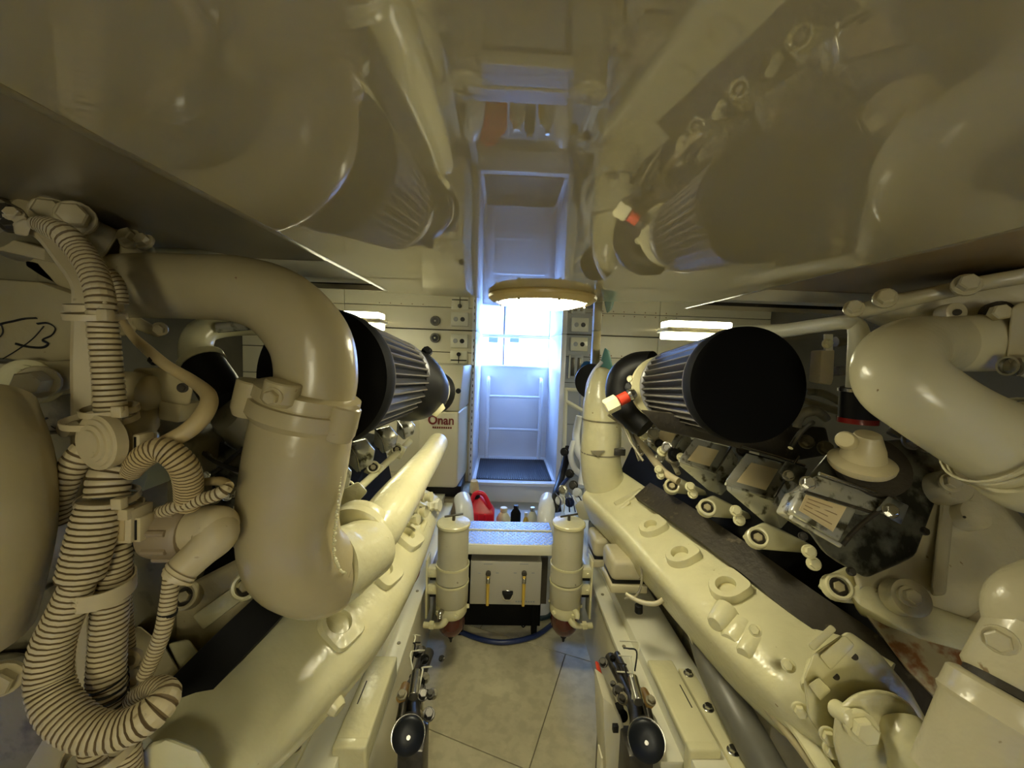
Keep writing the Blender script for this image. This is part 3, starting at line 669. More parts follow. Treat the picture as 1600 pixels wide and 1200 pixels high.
# sea strainer tops: black round lids with chrome rims, fittings and wires, beside each bed
def strainer(px, py, Y, rpx, s, lab, red=False):
    c = at(px, py, Y); r = pr(rpx, Y)
    t = thing('strainer', V(c.x, Y, 0), lab, 'strainer')
    ax = (CAM - c).normalized(); ax = (ax * .8 + V(-s * .1, -.35, .0)).normalized()
    lathe('strainer_lid', c, ax, [(-.02, r * .98), (-.004, r), (.004, r * .97), (.008, r * .85), (.010, r * .3), (.010, .001)], 'blackgloss', t, 36)
    cyl('lid_boss', c + ax * .009, c + ax * .013, .005, 'steel', t, 10)
    ring('lid_rim', c - ax * .014, ax, r * 1.0, .0015, 'steel', t, .006, 36)
    lathe('strainer_body', c - ax * .02, -ax, [(0, r * .9), (.05, r * .86), (.12, r * .8), (.16, r * .5)], 'darksteel', t, 24)
    box('strainer_foot', (c.x - .03, Y + .02, .002), (c.x + .03, Y + .10, c.z - .06), 'darksteel', t, bev=.004)
    # valve body and oily pipework running back along the bed
    sweep('valve_pipe', [(c.x - s * .0, Y + .04, c.z - .03, .024), (c.x + s * .015, Y + .10, c.z - .03, .022), (c.x + s * .022, Y + .20, c.z - .06, .016), (c.x + s * .020, Y + .36, c.z - .09, .018)], 'darksteel', t, seg=14)
    sweep('side_hose', [(c.x + s * .03, Y + .05, c.z - .01, .011), (c.x + s * .034, Y + .12, c.z + .0, .011), (c.x + s * .030, Y + .2, c.z - .03, .010), (c.x + s * .034, Y + .34, c.z - .06, .010)], 'darksteel', t, seg=10)
    rn = random.Random(int(px) + 5)
    for k in range(16):
        q = c + V(s * rn.uniform(-.03, .04), rn.uniform(.07, .33), rn.uniform(-.05, .01)); q.z -= (q.y - Y) * .12
        bolt(q, (rn.uniform(-.5, .5), -.5, 1), rn.uniform(.006, .012), t, ('darksteel', 'bilge', 'darksteel', 'dull', 'bilge')[k % 5], name='fitting')
    bolt(c + V(s * .03, .06, .045), (0, -.3, 1), .009, t, 'dull'); bolt(c + V(-s * .035, .08, .03), (0, -.3, 1), .008, t, 'darksteel')
    cyl('brass_nipple', c + V(s * .038, .08, .015), c + V(s * .036, .125, .01), .012, 'copper', t, 12)
    cyl('hose_tail', c + V(s * .005, .07, .03), c + V(s * .012, .14, .035), .013, 'steel', t, 12)
    rnd = random.Random(px)
    for k in range(5):
        q = c + V(s * (.0 + .012 * k), .10 + .03 * k, .01)
        sweep('wire', [(*q, .0022), (*(q + V(rnd.uniform(-.02, .02), .03, .035)), .0022), (*(q + V(rnd.uniform(-.02, .02), .06, .02)), .0022), (*(q + V(rnd.uniform(-.02, .02), .10, -.01)), .0022)], 'black' if k % 2 else 'white', t, seg=6)
    return t, c
strainer(638, 1150, .84, 27, -1, 'black-lidded sea strainer against the left engine bed near the camera')
tR, cR = strainer(1010, 1158, .84, 30, 1, 'black-lidded sea strainer against the right engine bed near the camera')
t = thing('lever_valve', V(*onz(950, 1090, 0).xy, 0), 'ball valve with bright red lever handle left of the right engine bed', 'valve')
h0, h1 = at(933, 1036, 1.12), at(944, 1082, 1.02)
sweep('lever_handle', [(*h0, .007), (*((h0 + h1) / 2), .0085), (*h1, .006)], 'redpaint', t, ex=3, seg=10, squash=.6)
cyl('valve_stem', h1, V(h1.x + .02, h1.y + .03, .30), .010, 'darksteel', t); cyl('valve_body', (h1.x + .02, h1.y + .03, .003), (h1.x + .02, h1.y + .03, .31), .024, 'darksteel', t)
t = thing('cream_casing', at(965, 1150, .9), 'pale plastic casing with square black switch beside the right strainer', 'casing')
pxp('casing_body', [(942, 1090), (958, 1102), (975, 1135), (982, 1200), (975, 1230), (948, 1235), (944, 1150)], .93, .10, 'wall', t, bev=.006)
box('casing_foot', (at(962, 1200, .93).x - .03, .96, .003), (at(962, 1200, .93).x + .02, 1.0, at(962, 1215, .93).z + .02), 'wall', t)
c = at(961, 1136, .928); box('switch', (c.x - .007, .920, c.z - .009), (c.x + .007, .932, c.z + .009), 'black', t, bev=.001)
c = at(974, 1142, .928); bolt(c, (0, -1, 0), .0035, t, 'steel', washer=False)
t = thing('pale_upright', V(*onz(657, 1120, 0).xy, 0), 'narrow pale upright standing beside the left strainer', 'bracket')
q = at(656, 1100, 1.0); box('upright_strip', (q.x - .007, 1.0, .002), (q.x + .007, 1.03, at(656, 1084, 1.0).z), 'wall', t, bev=.002)

# ------------------------------------------------------------------ left engine
EL = thing('marine_engine', V(-.75, 1.1, .25), 'left cream marine diesel engine with big U shaped elbow pipe', 'engine', None)
B = 'beige_gloss'
# crankcase masses behind the visible castings
box('engine_block', (-1.25, .75, .20), (-.52, 2.15, .62), 'dull', EL, bev=.02)
hull('cylinder_bank', [V(-1.1, .72, .62), V(-.52, .72, .60), V(-1.1, 1.9, .62), V(-.5, 1.9, .60), V(-1.0, .80, .95), V(-.60, .80, .88), V(-.96, 1.9, .95), V(-.56, 1.9, .88)], 'bilge', EL, bev=.01)
for y in (.9, 1.3, 1.7): box('engine_mount', (-.60, y, .395), (-.44, y + .10, .46), 'cream', EL, bev=.004)
# U shaped elbow
ub = sweep('elbow_pipe', P4([(178, 448, .66, 46), (240, 447, .64, 48), (310, 449, .62, 48), (380, 454, .60, 50), (440, 478, .59, 55), (485, 530, .585, 59), (496, 585, .585, 59), (488, 625, .585, 60)]), B, EL, seg=36, n=8)
lo = sweep('lower_elbow', P4([(484, 622, .585, 66), (474, 670, .585, 73), (462, 740, .585, 75), (452, 810, .59, 73), (462, 868, .60, 74), (496, 893, .63, 68), (512, 890, .645, 65)]), B, EL, seg=36, n=8)
sweep('pipe_end', P4([(508, 890, .64, 64), (530, 882, .67, 59), (550, 871, .70, 53), (575, 856, .75, 48)]), 'cream', EL, seg=36, n=8)
rw = random.Random(3)
bm = bmesh.new()
wp = catmull([(*at(531, 742, .575),), (*at(528, 790, .575),), (*at(523, 830, .575),), (*at(522, 862, .575),), (*at(530, 888, .58),), (*at(545, 900, .61),)], 9)
for q in wp:
    r_ = rw.uniform(.0016, .0032); add_lathe(bm, V(*q) + V(rw.uniform(-.001, .001), 0, rw.uniform(-.001, .001)), (0, -1, 0), [(-r_, r_ * .6), (0, r_), (r_ * .8, r_ * .6), (r_, r_ * .1)], 6)
tag(finish('weld_bead', bm, 'cream', EL, 60), kind='stuff')
c = at(481, 628, .585); d = (at(477, 660, .585) - at(492, 600, .585)).normalized()
fl_ = lathe('elbow_flange', c - d * .0, d, [(-.020, .064), (-.016, .072), (.000, .073), (.001, .070), (.003, .070), (.004, .075), (.024, .076), (.034, .068)], B, lo, 40)
# flange ear with bolt
sd = d.cross(V(0, 1, 0)).normalized()
for s in (-1, 1):
    e = c + sd * s * .064 + d * .002 + V(0, -.028, 0)
    lathe('flange_ear', e - d * .018, d, [(0, .020), (.002, .022), (.040, .022), (.050, .018)], B, lo, 20)
e = at(440, 612, .52); lathe('flange_ear', e - d * .014, d, [(0, .020), (.002, .022), (.026, .022), (.032, .017)], B, lo, 20)
bolt(e + V(0, -.02, -.004), (0, -1, -.15), .009, lo, B)
# pipe end ring at manifold
dm = (at(685, 692, 1.35) - at(590, 835, .78)).normalized()
q = at(548, 850, .74)
lathe('pipe_collar', q + dm * .02, dm, [(-.012, .060), (-.008, .066), (.010, .066), (.014, .062), (.018, .064), (.034, .064), (.038, .058)], 'cream', EL, 36)
sweep('coolant_pipe', PW([(556, 862, .74, .050), (585, 832, .79, .050), (620, 783, .90, .047), (650, 742, 1.05, .041), (672, 712, 1.2, .036), (684, 692, 1.33, .034)]), 'cream', EL, seg=28, round_end=True)
hull('pipe_lug', [at(548, 792, .80), at(565, 808, .80), at(590, 830, .80), at(575, 840, .80), at(540, 800, .80), at(548, 792, .86), at(590, 826, .86), at(540, 805, .86)], 'cream', EL, bev=.004)
# upper flange of elbow on the left
c = at(170, 440, .655)
hull('elbow_seat', [at(*p, y) for p in ((112, 372), (150, 352), (205, 362), (236, 392), (205, 400), (196, 470), (214, 520), (180, 528), (120, 470)) for y in (.66, .74)], B, EL, bev=.008, segs=3)
hull('seat_ear', [at(*p, y) for p in ((190, 368), (215, 362), (245, 392), (242, 402), (185, 400)) for y in (.645, .70)], B, EL, bev=.006)
hull('seat_ear', [at(*p, y) for p in ((200, 485), (225, 505), (262, 520), (248, 528), (195, 508)) for y in (.66, .70)], B, EL, bev=.005)
for px, py, r in ((203, 373, .012), (226, 378, .010)): bolt(at(px, py, .635), (-.1, -1, .45), r, EL, B)
bolt(at(250, 514, .65), (.3, -1, -.2), .008, EL, B)
sweep('top_line', P4([(230, 394, .80, 7), (400, 398, .95, 5), (540, 408, 1.15, 4)]), 'white', EL, seg=10)
# hoses and compressor behind the elbow
sweep('air_hose', P4([(420, 508, .95, 15), (355, 511, .93, 15), (318, 518, .90, 20), (306, 545, .88, 22), (315, 575, .86, 24)]), 'cream', EL, seg=18)
sweep('chrome_pipe', P4([(410, 506, .92, 8), (340, 512, .90, 8)]), 'chrome', EL, seg=12)
sweep('rubber_sleeve', P4([(318, 568, .85, 28), (338, 600, .83, 30), (355, 628, .82, 30)]), 'black', EL, seg=20)
for (a_, b_), m_ in (((316, 566), 'cream'), ((352, 618), 'cream')):
    ring('sleeve_clamp', at(a_, b_, .85), at(355, 628, .82) - at(318, 568, .85), .040, .003, m_, EL, .014)
cc = at(372, 668, .80)
lathe('compressor_housing', cc + V(0, .1, 0), (-.35, -.8, .35), [(0, .075), (.03, .078), (.05, .074), (.07, .06), (.085, .055), (.095, .045), (.098, .001)], 'dull', EL, 30)
ring('housing_band', cc + V(.012, .075, -.012), (-.35, -.8, .35), .076, .004, 'steel', EL, .012, 30)
hull('valve_cover', [at(*p, y) for p, y in (((290, 660), .86), ((400, 720), .80), ((400, 860), .78), ((330, 800), .80), ((270, 700), .86), ((400, 720), .95), ((270, 690), .95), ((380, 880), .90))], 'chromedark', EL, bev=.006)
sweep('cover_rim', P4([(300, 690, .80, 4), (340, 722, .785, 4), (385, 742, .775, 4)]), 'chrome', EL, seg=8)
for p in ((372, 800), (365, 815)): hull('cover_tab', [at(p[0] + a_, p[1] + b_, .77 + e_) for a_, b_ in ((-8, -10), (12, -2), (14, 16), (-6, 8)) for e_ in (0, .02)], 'cream' if p[0] > 370 else 'chrome', EL, bev=.002)
# lower head casting with socket bolts
hc = hull('head_casting', [at(*p, y) for p in ((235, 985), (270, 925), (385, 866), (412, 900), (420, 935), (300, 1060), (250, 1045)) for y in (.72, .82)], 'beige', EL, bev=.012, segs=3)
socket(at(288, 932, .70), V(.15, -1, .55), .020, EL, 'beige')
socket(at(384, 916, .70), V(.15, -1, .55), .021, EL, 'cream')
hull('casting_rib', [at(*p, y) for p in ((300, 962), (380, 905), (395, 925), (318, 985)) for y in (.70, .74)], 'cream', EL, bev=.005)
hull('casting_foot', [at(*p, y) for p in ((262, 1005), (295, 998), (318, 1030), (285, 1060)) for y in (.67, .76)], 'cream', EL, bev=.006)
# black shield between head and exhaust manifold
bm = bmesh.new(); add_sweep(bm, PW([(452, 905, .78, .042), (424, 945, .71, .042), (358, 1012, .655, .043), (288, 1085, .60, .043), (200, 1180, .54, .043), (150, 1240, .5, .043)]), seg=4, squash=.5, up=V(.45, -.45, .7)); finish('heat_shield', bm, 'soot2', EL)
# exhaust manifold log
mfL = sweep('exhaust_manifold', PW([(652, 792, 1.42, .082), (628, 838, 1.22, .090), (588, 905, 1.02, .098), (530, 985, .86, .100), (440, 1072, .72, .100), (345, 1150, .62, .100), (250, 1240, .54, .100)]), 'cream', EL, seg=36, ex=2.9, up=V(.35, -.35, .85), squash=.9)
N1 = V(.40, -.62, .68); U1 = V(-.8, .3, .5)
for (px, py, cpt, ax_, w_, h_, ho) in ((528, 978, (530, 985, .86), ((588, 905, 1.02), (440, 1072, .72)), .078, .092, .026), (598, 893, (588, 905, 1.02), ((628, 838, 1.22), (530, 985, .86)), .075, .088, .023), (636, 840, (628, 838, 1.22), ((652, 792, 1.42), (588, 905, 1.02)), .075, .085, .020)):
    td = (at(*ax_[1]) - at(*ax_[0])).normalized(); nn = (N1 - td * N1.dot(td)).normalized(); P0 = at(*cpt) + nn * .088
    pad(onplane(px, py, P0, nn), nn, U1, w_, h_, .014, ho, mfL)
for px, py, Y, s_ in ((505, 1085, .72, .030), (522, 1100, .72, .026), (577, 962, .86, .026), (612, 905, 1.0, .024), (590, 985, .88, .02)):
    p = at(px, py, Y); d_ = V(.75, -.35, -.35).normalized()
    lathe('manifold_boss', p - d_ * .04, d_, [(0, s_ * 1.0), (.05, s_ * .62), (.056, s_ * .5)], 'cream', mfL, 14)
hull('manifold_end', [at(*p, y) for p in ((636, 792), (655, 783), (672, 792), (668, 825), (645, 838), (632, 822)) for y in (1.27, 1.36)], 'cream', mfL, bev=.006)
hull('manifold_stub', [at(*p, y) for p in ((222, 1165), (260, 1150), (312, 1170), (340, 1215), (330, 1260), (230, 1260)) for y in (.47, .56)], 'cream', mfL, bev=.014, segs=3)
# fittings by the far end of the pipe
for (px, py, Y, a_, b_, m_) in ((640, 757, 1.16, 10, 9, 'cream'), (652, 770, 1.15, 8, 11, 'beige'), (668, 777, 1.2, 8, 8, 'cream'), (680, 790, 1.3, 9, 10, 'white'), (660, 800, 1.2, 8, 9, 'cream'), (646, 812, 1.12, 10, 9, 'cream'), (672, 812, 1.3, 6, 8, 'beige')):
    p = at(px, py, Y); q = pr(a_, Y)
    lathe('pipe_fitting', p - V(q, 0, 0), V(1, -.25, .15), [(0, pr(b_, Y)), (q * .6, pr(b_, Y)), (q * .65, pr(b_, Y) * .75), (q * 1.3, pr(b_, Y) * .75), (q * 1.35, pr(b_, Y)), (q * 2, pr(b_, Y))], m_, EL, 6 if a_ > 8 else 14)
sweep('fuel_line', P4([(664, 815, 1.2, 4), (655, 840, 1.15, 4), (648, 865, 1.12, 4), (640, 885, 1.1, 4)]), 'cream', EL, seg=10)
for k, (px, py) in enumerate(((655, 842), (648, 862), (643, 880))): cyl('line_nut', at(px, py - 5, 1.12), at(px - 3, py + 6, 1.12), .012, 'cream', EL, 6)
# injector cells: faceted chrome covers in a row
def cell(px, py, Y, sc, par, s=1):
    f = lambda a_, b_, dy=0: at(px + a_ * sc * s, py + b_ * sc, Y + dy)
    h_ = hull('injector_cover', [f(-16, -14), f(10, -20), f(24, -4), f(20, 16), f(-2, 28), f(-18, 12), f(-16, -14, .06), f(10, -22, .06), f(24, -6, .06), f(-10, 16, .05)], 'chrome', par, bev=.003)
    sweep('cover_clip', [(*f(-18, -18, -.004), .003), (*f(-4, 2, -.006), .003), (*f(2, 26, -.004), .003)], 'steel', h_, seg=8)
    return h_
cell(520, 742, .98, 1.25, EL); cell(560, 708, 1.12, 1.1, EL); cell(600, 684, 1.28, .9, EL); cell(632, 668, 1.42, .7, EL)
for px, py, Y in ((545, 760, 1.0), (585, 728, 1.14), (622, 700, 1.3)):
    hull('injector_lug', [at(px + a_, py + b_, Y + e_) for a_, b_ in ((-18, 10), (0, -8), (14, 0), (4, 18)) for e_ in (0, .05)], 'cream', EL, bev=.004)
    socket(at(px - 2, py + 2, Y - .008), V(.3, -1, .5), .016, EL, 'cream')
sweep('injector_rail', P4([(520, 800, .95, 8), (575, 750, 1.1, 6), (640, 690, 1.4, 5)]), 'cream', EL, seg=10)
hull('rail_block', [at(*p, y) for p in ((515, 775), (560, 752), (575, 768), (545, 800), (518, 808)) for y in (.92, 1.0)], 'cream', EL, bev=.006)
# end castings at far left
pA = pxp('end_plate', [(-60, 432), (60, 440), (122, 462), (122, 575), (0, 560), (-60, 556)], .60, .05, 'beige', EL, bev=.004)
def strokes(name, L, Y, par, r=.0019):
    for q in L: sweep(name, [(*at(x, y, Y), r) for x, y in q], 'ink', par, seg=6, squash=.4)
strokes('marker_stroke', [[(-8, 512), (2, 506), (20, 502), (38, 498), (57, 497)], [(2, 508), (4, 520), (-6, 532)], [(68, 510), (50, 530), (25, 548), (5, 560)], [(58, 506), (74, 505), (86, 513), (80, 524), (66, 531), (75, 537), (66, 543), (45, 542), (24, 537)]], .5985, pA)
pB = pxp('sensor_plate', [(-60, 566), (0, 568), (120, 562), (120, 606), (20, 628), (0, 600), (-60, 600)], .585, .05, 'beige', EL, bev=.004)
sp = at(42, 597, .575)
lathe('sensor_collar', sp, (.35, -1, .05), [(-.02, .032), (.002, .032), (.004, .030), (.005, .024), (.010, .024), (.011, .018), (.016, .018)], 'cream', EL, 30)
bolt(at(60, 597, .555), (.55, -1, .02), .0165, EL, 'beige', h=.03, name='sensor_bolt')
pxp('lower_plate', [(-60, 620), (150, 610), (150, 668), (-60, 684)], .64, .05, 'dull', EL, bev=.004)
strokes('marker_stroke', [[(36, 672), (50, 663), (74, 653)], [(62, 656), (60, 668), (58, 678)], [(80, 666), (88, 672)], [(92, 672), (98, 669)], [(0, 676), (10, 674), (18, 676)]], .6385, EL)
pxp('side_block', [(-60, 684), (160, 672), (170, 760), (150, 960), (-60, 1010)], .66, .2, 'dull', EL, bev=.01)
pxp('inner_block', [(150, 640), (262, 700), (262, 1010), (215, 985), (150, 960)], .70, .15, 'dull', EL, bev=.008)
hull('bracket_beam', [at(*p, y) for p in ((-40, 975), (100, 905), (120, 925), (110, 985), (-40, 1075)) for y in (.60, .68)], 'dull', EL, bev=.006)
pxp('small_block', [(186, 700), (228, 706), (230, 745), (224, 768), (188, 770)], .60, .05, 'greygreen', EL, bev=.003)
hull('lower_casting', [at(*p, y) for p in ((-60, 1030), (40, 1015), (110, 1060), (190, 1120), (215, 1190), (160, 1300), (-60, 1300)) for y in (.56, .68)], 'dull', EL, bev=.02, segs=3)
pxp('casting_ledge', [(80, 1130), (120, 1125), (140, 1160), (60, 1230), (20, 1230)], .545, .03, 'beige', EL, bev=.004)
hull('casting_corner', [at(*p, y) for p in ((190, 1010), (215, 975), (258, 1010), (300, 1080), (270, 1120), (220, 1115), (200, 1060)) for y in (.66, .72)], 'beige', EL, bev=.008)
sweep('side_pipe', P4([(-75, 640, .42, 85), (-62, 740, .40, 98), (-55, 850, .40, 96), (-78, 980, .41, 92)]), B, EL, seg=32)
bolt(at(2, 1062, .50), (.6, -1, .1), .016, EL, B)
# top left corner castings
lathe('corner_dome', at(-12, 345, .58), (.25, -1, .25), [(-.05, .036), (.0, .036), (.012, .030), (.016, .015), (.017, .001)], 'dull', EL, 24)
hull('top_casting', [at(*p, y) for p in ((30, 312), (62, 308), (100, 320), (150, 345), (190, 362), (150, 400), (120, 470), (60, 440), (30, 420)) for y in (.62, .72)], B, EL, bev=.010, segs=3)
lathe('thermostat_boss', at(52, 345, .62), (.8, -.6, .1), [(-.02, .030), (.02, .028), (.03, .024)], B, EL, 20)
bolt(at(80, 334, .585), (.8, -1, .0), .0165, EL, B, h=.020); bolt(at(118, 340, .58), (.7, -1, .0), .0165, EL, B, h=.018)
pxp('ledge_plate', [(-60, 352), (0, 368), (70, 388), (70, 408), (0, 392), (-60, 385)], .58, .05, B, EL, bev=.004)
pxp('ledge_shadow_block', [(-60, 385), (60, 408), (116, 470), (60, 455), (-60, 440)], .62, .04, 'dull', EL, bev=.003)
# little dark hex fittings at the very corner
for px, py in ((8, 330), (22, 336), (38, 350), (18, 352)): bolt(at(px, py, .52), (.4, -1, .5), .0075, EL, 'conduit' if px > 20 else 'soot')
hull('connector_lump', [at(*p, y) for p in ((20, 348), (40, 340), (50, 352), (44, 370), (22, 366)) for y in (.51, .54)], 'conduit', EL, bev=.003)
# dome sensor, plug body
lathe('dome_canister', at(178, 612, .56), (1, -.05, .0), [(0, .026), (.015, .029), (.035, .029), (.052, .024), (.060, .012), (.062, .001)], B, EL, 28)
lathe('canister_neck', at(215, 636, .56), (0, 0, -1), [(-.01, .020), (.010, .023), (.028, .023), (.036, .019), (.040, .022), (.07, .022)], B, EL, 24)
pb = hull('plug_housing', [at(*p, y) for p, y in (((206, 575), .60), ((262, 574), .56), ((305, 592), .56), ((296, 634), .56), ((262, 626), .555), ((262, 574), .62), ((305, 592), .62), ((296, 634), .62), ((206, 625), .60))], B, EL, bev=.004)
bolt(at(285, 606, .556), (.25, -1, 0), .005, pb, 'soot', washer=True)
pxp('plug_lower', [(246, 626), (285, 632), (278, 662), (246, 656)], .565, .04, B, EL, bev=.004)
pxp('plug_window', [(236, 584), (262, 582), (258, 624), (244, 622)], .575, .01, 'dull', EL, bev=.001)

# ------------------------------------------------------------------ left wiring loom
WL = thing('wiring_loom', at(150, 700, .47), 'cream corrugated wiring loom looping down the front of the left engine', 'wiring loom')
C = 'conduit'
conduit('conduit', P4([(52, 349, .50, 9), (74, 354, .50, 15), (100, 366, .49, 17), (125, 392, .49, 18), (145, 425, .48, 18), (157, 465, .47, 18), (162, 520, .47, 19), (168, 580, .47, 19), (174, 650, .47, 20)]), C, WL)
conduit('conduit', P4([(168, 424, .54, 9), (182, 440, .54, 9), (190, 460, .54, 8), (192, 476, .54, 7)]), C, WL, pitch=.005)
sweep('bracket_strap', P4([(46, 356, .53, 7), (68, 368, .53, 9), (98, 405, .525, 10), (130, 448, .52, 13), (134, 490, .515, 14), (132, 560, .51, 14), (131, 640, .51, 13), (128, 730, .51, 11), (128, 850, .52, 10), (128, 960, .52, 9), (131, 1108, .50, 7)]), C, WL, seg=8, ex=5)
sweep('bracket_strap', P4([(120, 940, .53, 5), (115, 1030, .52, 5), (118, 1100, .51, 5)]), 'dull', WL, seg=8, ex=5)
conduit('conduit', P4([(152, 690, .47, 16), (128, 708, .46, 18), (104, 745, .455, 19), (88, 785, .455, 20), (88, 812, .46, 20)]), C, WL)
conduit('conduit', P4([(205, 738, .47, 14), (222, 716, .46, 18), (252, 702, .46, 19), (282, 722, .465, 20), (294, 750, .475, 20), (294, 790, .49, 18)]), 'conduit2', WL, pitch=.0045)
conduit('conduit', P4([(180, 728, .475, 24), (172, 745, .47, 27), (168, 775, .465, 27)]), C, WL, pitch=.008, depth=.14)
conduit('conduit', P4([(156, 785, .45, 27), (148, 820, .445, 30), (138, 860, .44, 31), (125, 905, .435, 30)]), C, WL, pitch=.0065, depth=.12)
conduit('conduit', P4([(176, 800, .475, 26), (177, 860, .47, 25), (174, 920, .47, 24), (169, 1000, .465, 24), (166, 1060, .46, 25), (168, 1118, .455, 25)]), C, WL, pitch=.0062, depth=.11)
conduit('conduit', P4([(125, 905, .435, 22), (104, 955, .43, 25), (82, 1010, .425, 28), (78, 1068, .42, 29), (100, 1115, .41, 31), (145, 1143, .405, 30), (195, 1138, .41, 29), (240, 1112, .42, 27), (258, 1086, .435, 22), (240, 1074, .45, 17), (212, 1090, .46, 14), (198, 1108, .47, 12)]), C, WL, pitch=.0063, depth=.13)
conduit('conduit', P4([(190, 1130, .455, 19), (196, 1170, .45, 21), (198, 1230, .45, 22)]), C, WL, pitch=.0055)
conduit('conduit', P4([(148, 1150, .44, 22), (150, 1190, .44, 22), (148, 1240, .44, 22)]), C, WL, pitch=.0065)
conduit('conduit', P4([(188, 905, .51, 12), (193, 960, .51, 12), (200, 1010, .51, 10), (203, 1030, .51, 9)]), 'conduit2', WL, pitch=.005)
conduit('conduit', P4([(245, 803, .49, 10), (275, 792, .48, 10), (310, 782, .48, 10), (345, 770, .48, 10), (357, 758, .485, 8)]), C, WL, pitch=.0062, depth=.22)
sweep('smooth_cable', P4([(357, 760, .485, 8), (345, 752, .50, 7), (318, 753, .53, 6), (295, 756, .55, 6)]), 'conduit2', WL, seg=10)
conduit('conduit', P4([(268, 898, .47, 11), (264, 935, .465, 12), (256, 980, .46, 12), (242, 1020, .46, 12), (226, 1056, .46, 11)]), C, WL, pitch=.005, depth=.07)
sweep('cable', P4([(183, 486, .56, 5), (205, 522, .555, 6), (232, 548, .55, 8), (262, 572, .545, 8), (300, 595, .54, 9), (326, 618, .52, 11), (320, 645, .50, 13), (295, 672, .485, 13), (262, 690, .475, 12), (232, 704, .47, 11), (205, 718, .47, 9)]), 'conduit2', WL, seg=14)
ring('tape_band', at(243, 562, .549), (1, -.1, -.8), .0072, .001, 'black', WL, .006); ring('tape_band', at(262, 957, .463), (.2, 0, 1), .009, .0006, 'black', WL, .004)
# connectors
tc_ = at(152, 690, .462)
pb = hull('junction_body', [at(*p, y) for p in ((140, 660), (205, 668), (212, 712), (200, 745), (150, 730), (135, 690)) for y in (.47, .50)], C, WL, bev=.006, segs=3)
lathe('junction_ring', at(150, 692, .445), (-.25, -1, -.0), [(-.012, .030), (.0, .031), (.001, .027), (.003, .0265), (.0035, .021), (.0055, .0205), (.006, .0155), (.008, .015)], C, WL, 32)
lathe('junction_eye', at(108, 670, .475), (-.1, -1, 0), [(-.005, .009), (.006, .009), (.007, .005)], C, WL, 16)
for py_, Y in ((482, .46), (490, .455)): pass
def tie(px, py, Y, rpx, d=(0, -.15, 1), h=.007, buckle=1, m=C):
    p = at(px, py, Y); r_ = pr(rpx, Y); ring('cable_clamp', p, d, r_, .0018, m, WL, h, 28)
    if buckle:
        q = p + V(r_ * 1.0 * buckle, -r_ * .55, 0); box('clamp_buckle', (q.x - .006, q.y - .006, q.z - .006), (q.x + .006, q.y + .004, q.z + .007), m, WL, bev=.0015)
tie(148, 480, .48, 30); tie(150, 494, .475, 33)
tie(172, 640, .47, 32); tie(158, 655, .475, 42, buckle=1)
tie(170, 778, .465, 36); tie(182, 795, .47, 32); tie(155, 915, .455, 42, h=.020, buckle=0, d=(.12, -.1, 1)); tie(158, 1170, .44, 44, h=.012, buckle=0)
pxp('clamp_block', [(178, 798), (205, 798), (204, 850), (178, 850)], .455, .03, C, WL, bev=.002)
pxp('clamp_slot', [(180, 806), (194, 806), (193, 846), (180, 846)], .4535, .004, 'conduit2', WL, bev=.0005)
for k, (px, py, h_) in enumerate(((207, 822, 26), (206, 690, 22))):
    pxp('clamp_tab', [(px, py - h_ / 2), (px + 12, py - h_ / 2), (px + 12, py + h_), (px, py + h_)], .46, .02, C, WL, bev=.002)
    pxp('clamp_tab_slot', [(px + 3, py - h_ / 2 + 4), (px + 6, py - h_ / 2 + 4), (px + 6, py + h_ - 4), (px + 3, py + h_ - 4)], .4592, .003, 'black', WL, bev=0)
for dz in (0, 8, 20, 32, 44): # dark tape wraps on the vertical conduit
    p = at(168, 1062 + dz, .458); ring('tape_wrap', p, (0.15 * (dz % 3 - 1), -.1, 1), .0187, .0007, 'black', WL, .0035 if dz else .0022, 24)
# grey-brown plug and pale elbow boot
pg = at(238, 830, .50); dpl = (at(300, 830, .50) - pg).normalized()
pgo = lathe('plug_body', pg, dpl, [(0, .022), (.004, .031), (.012, .033), (.046, .033), (.050, .030)], 'conduit3', WL, 28)
lathe('plug_seal', pg - dpl * .003, dpl, [(-.002, .026), (.004, .026)], 'black', WL, 24)
for k in range(9):
    an = 2 * math.pi * k / 9; o_ = V(0, math.cos(an), math.sin(an)) * .033
    cyl('grip_rib', pg + dpl * .014 + o_, pg + dpl * .042 + o_, .004, 'conduit3', pgo, 8)
sweep('elbow_boot', P4([(300, 828, .50, 32), (330, 825, .495, 33), (338, 838, .485, 30), (315, 862, .475, 25), (290, 885, .465, 24), (276, 903, .46, 22)]), C, WL, seg=24, round_end=False)
sweep('boot_end', P4([(322, 822, .50, 32), (342, 822, .49, 31)]), C, WL, seg=24, round_end=True)
for px, py in ((283, 893), (279, 900)): ring('boot_ridge', at(px, py, .46), at(300, 875, .47) - at(272, 905, .458), .0172, .0012, C, WL, .003)
lathe('ring_terminal', at(207, 1062, .50), (.2, -1, .2), [(-.004, .015), (.003, .015), (.004, .008), (-.002, .008)], C, WL, 20)
lathe('ring_terminal', at(205, 1030, .50), (.2, -1, .2), [(-.004, .012), (.003, .012), (.004, .007), (-.002, .007)], 'conduit2', WL, 20)

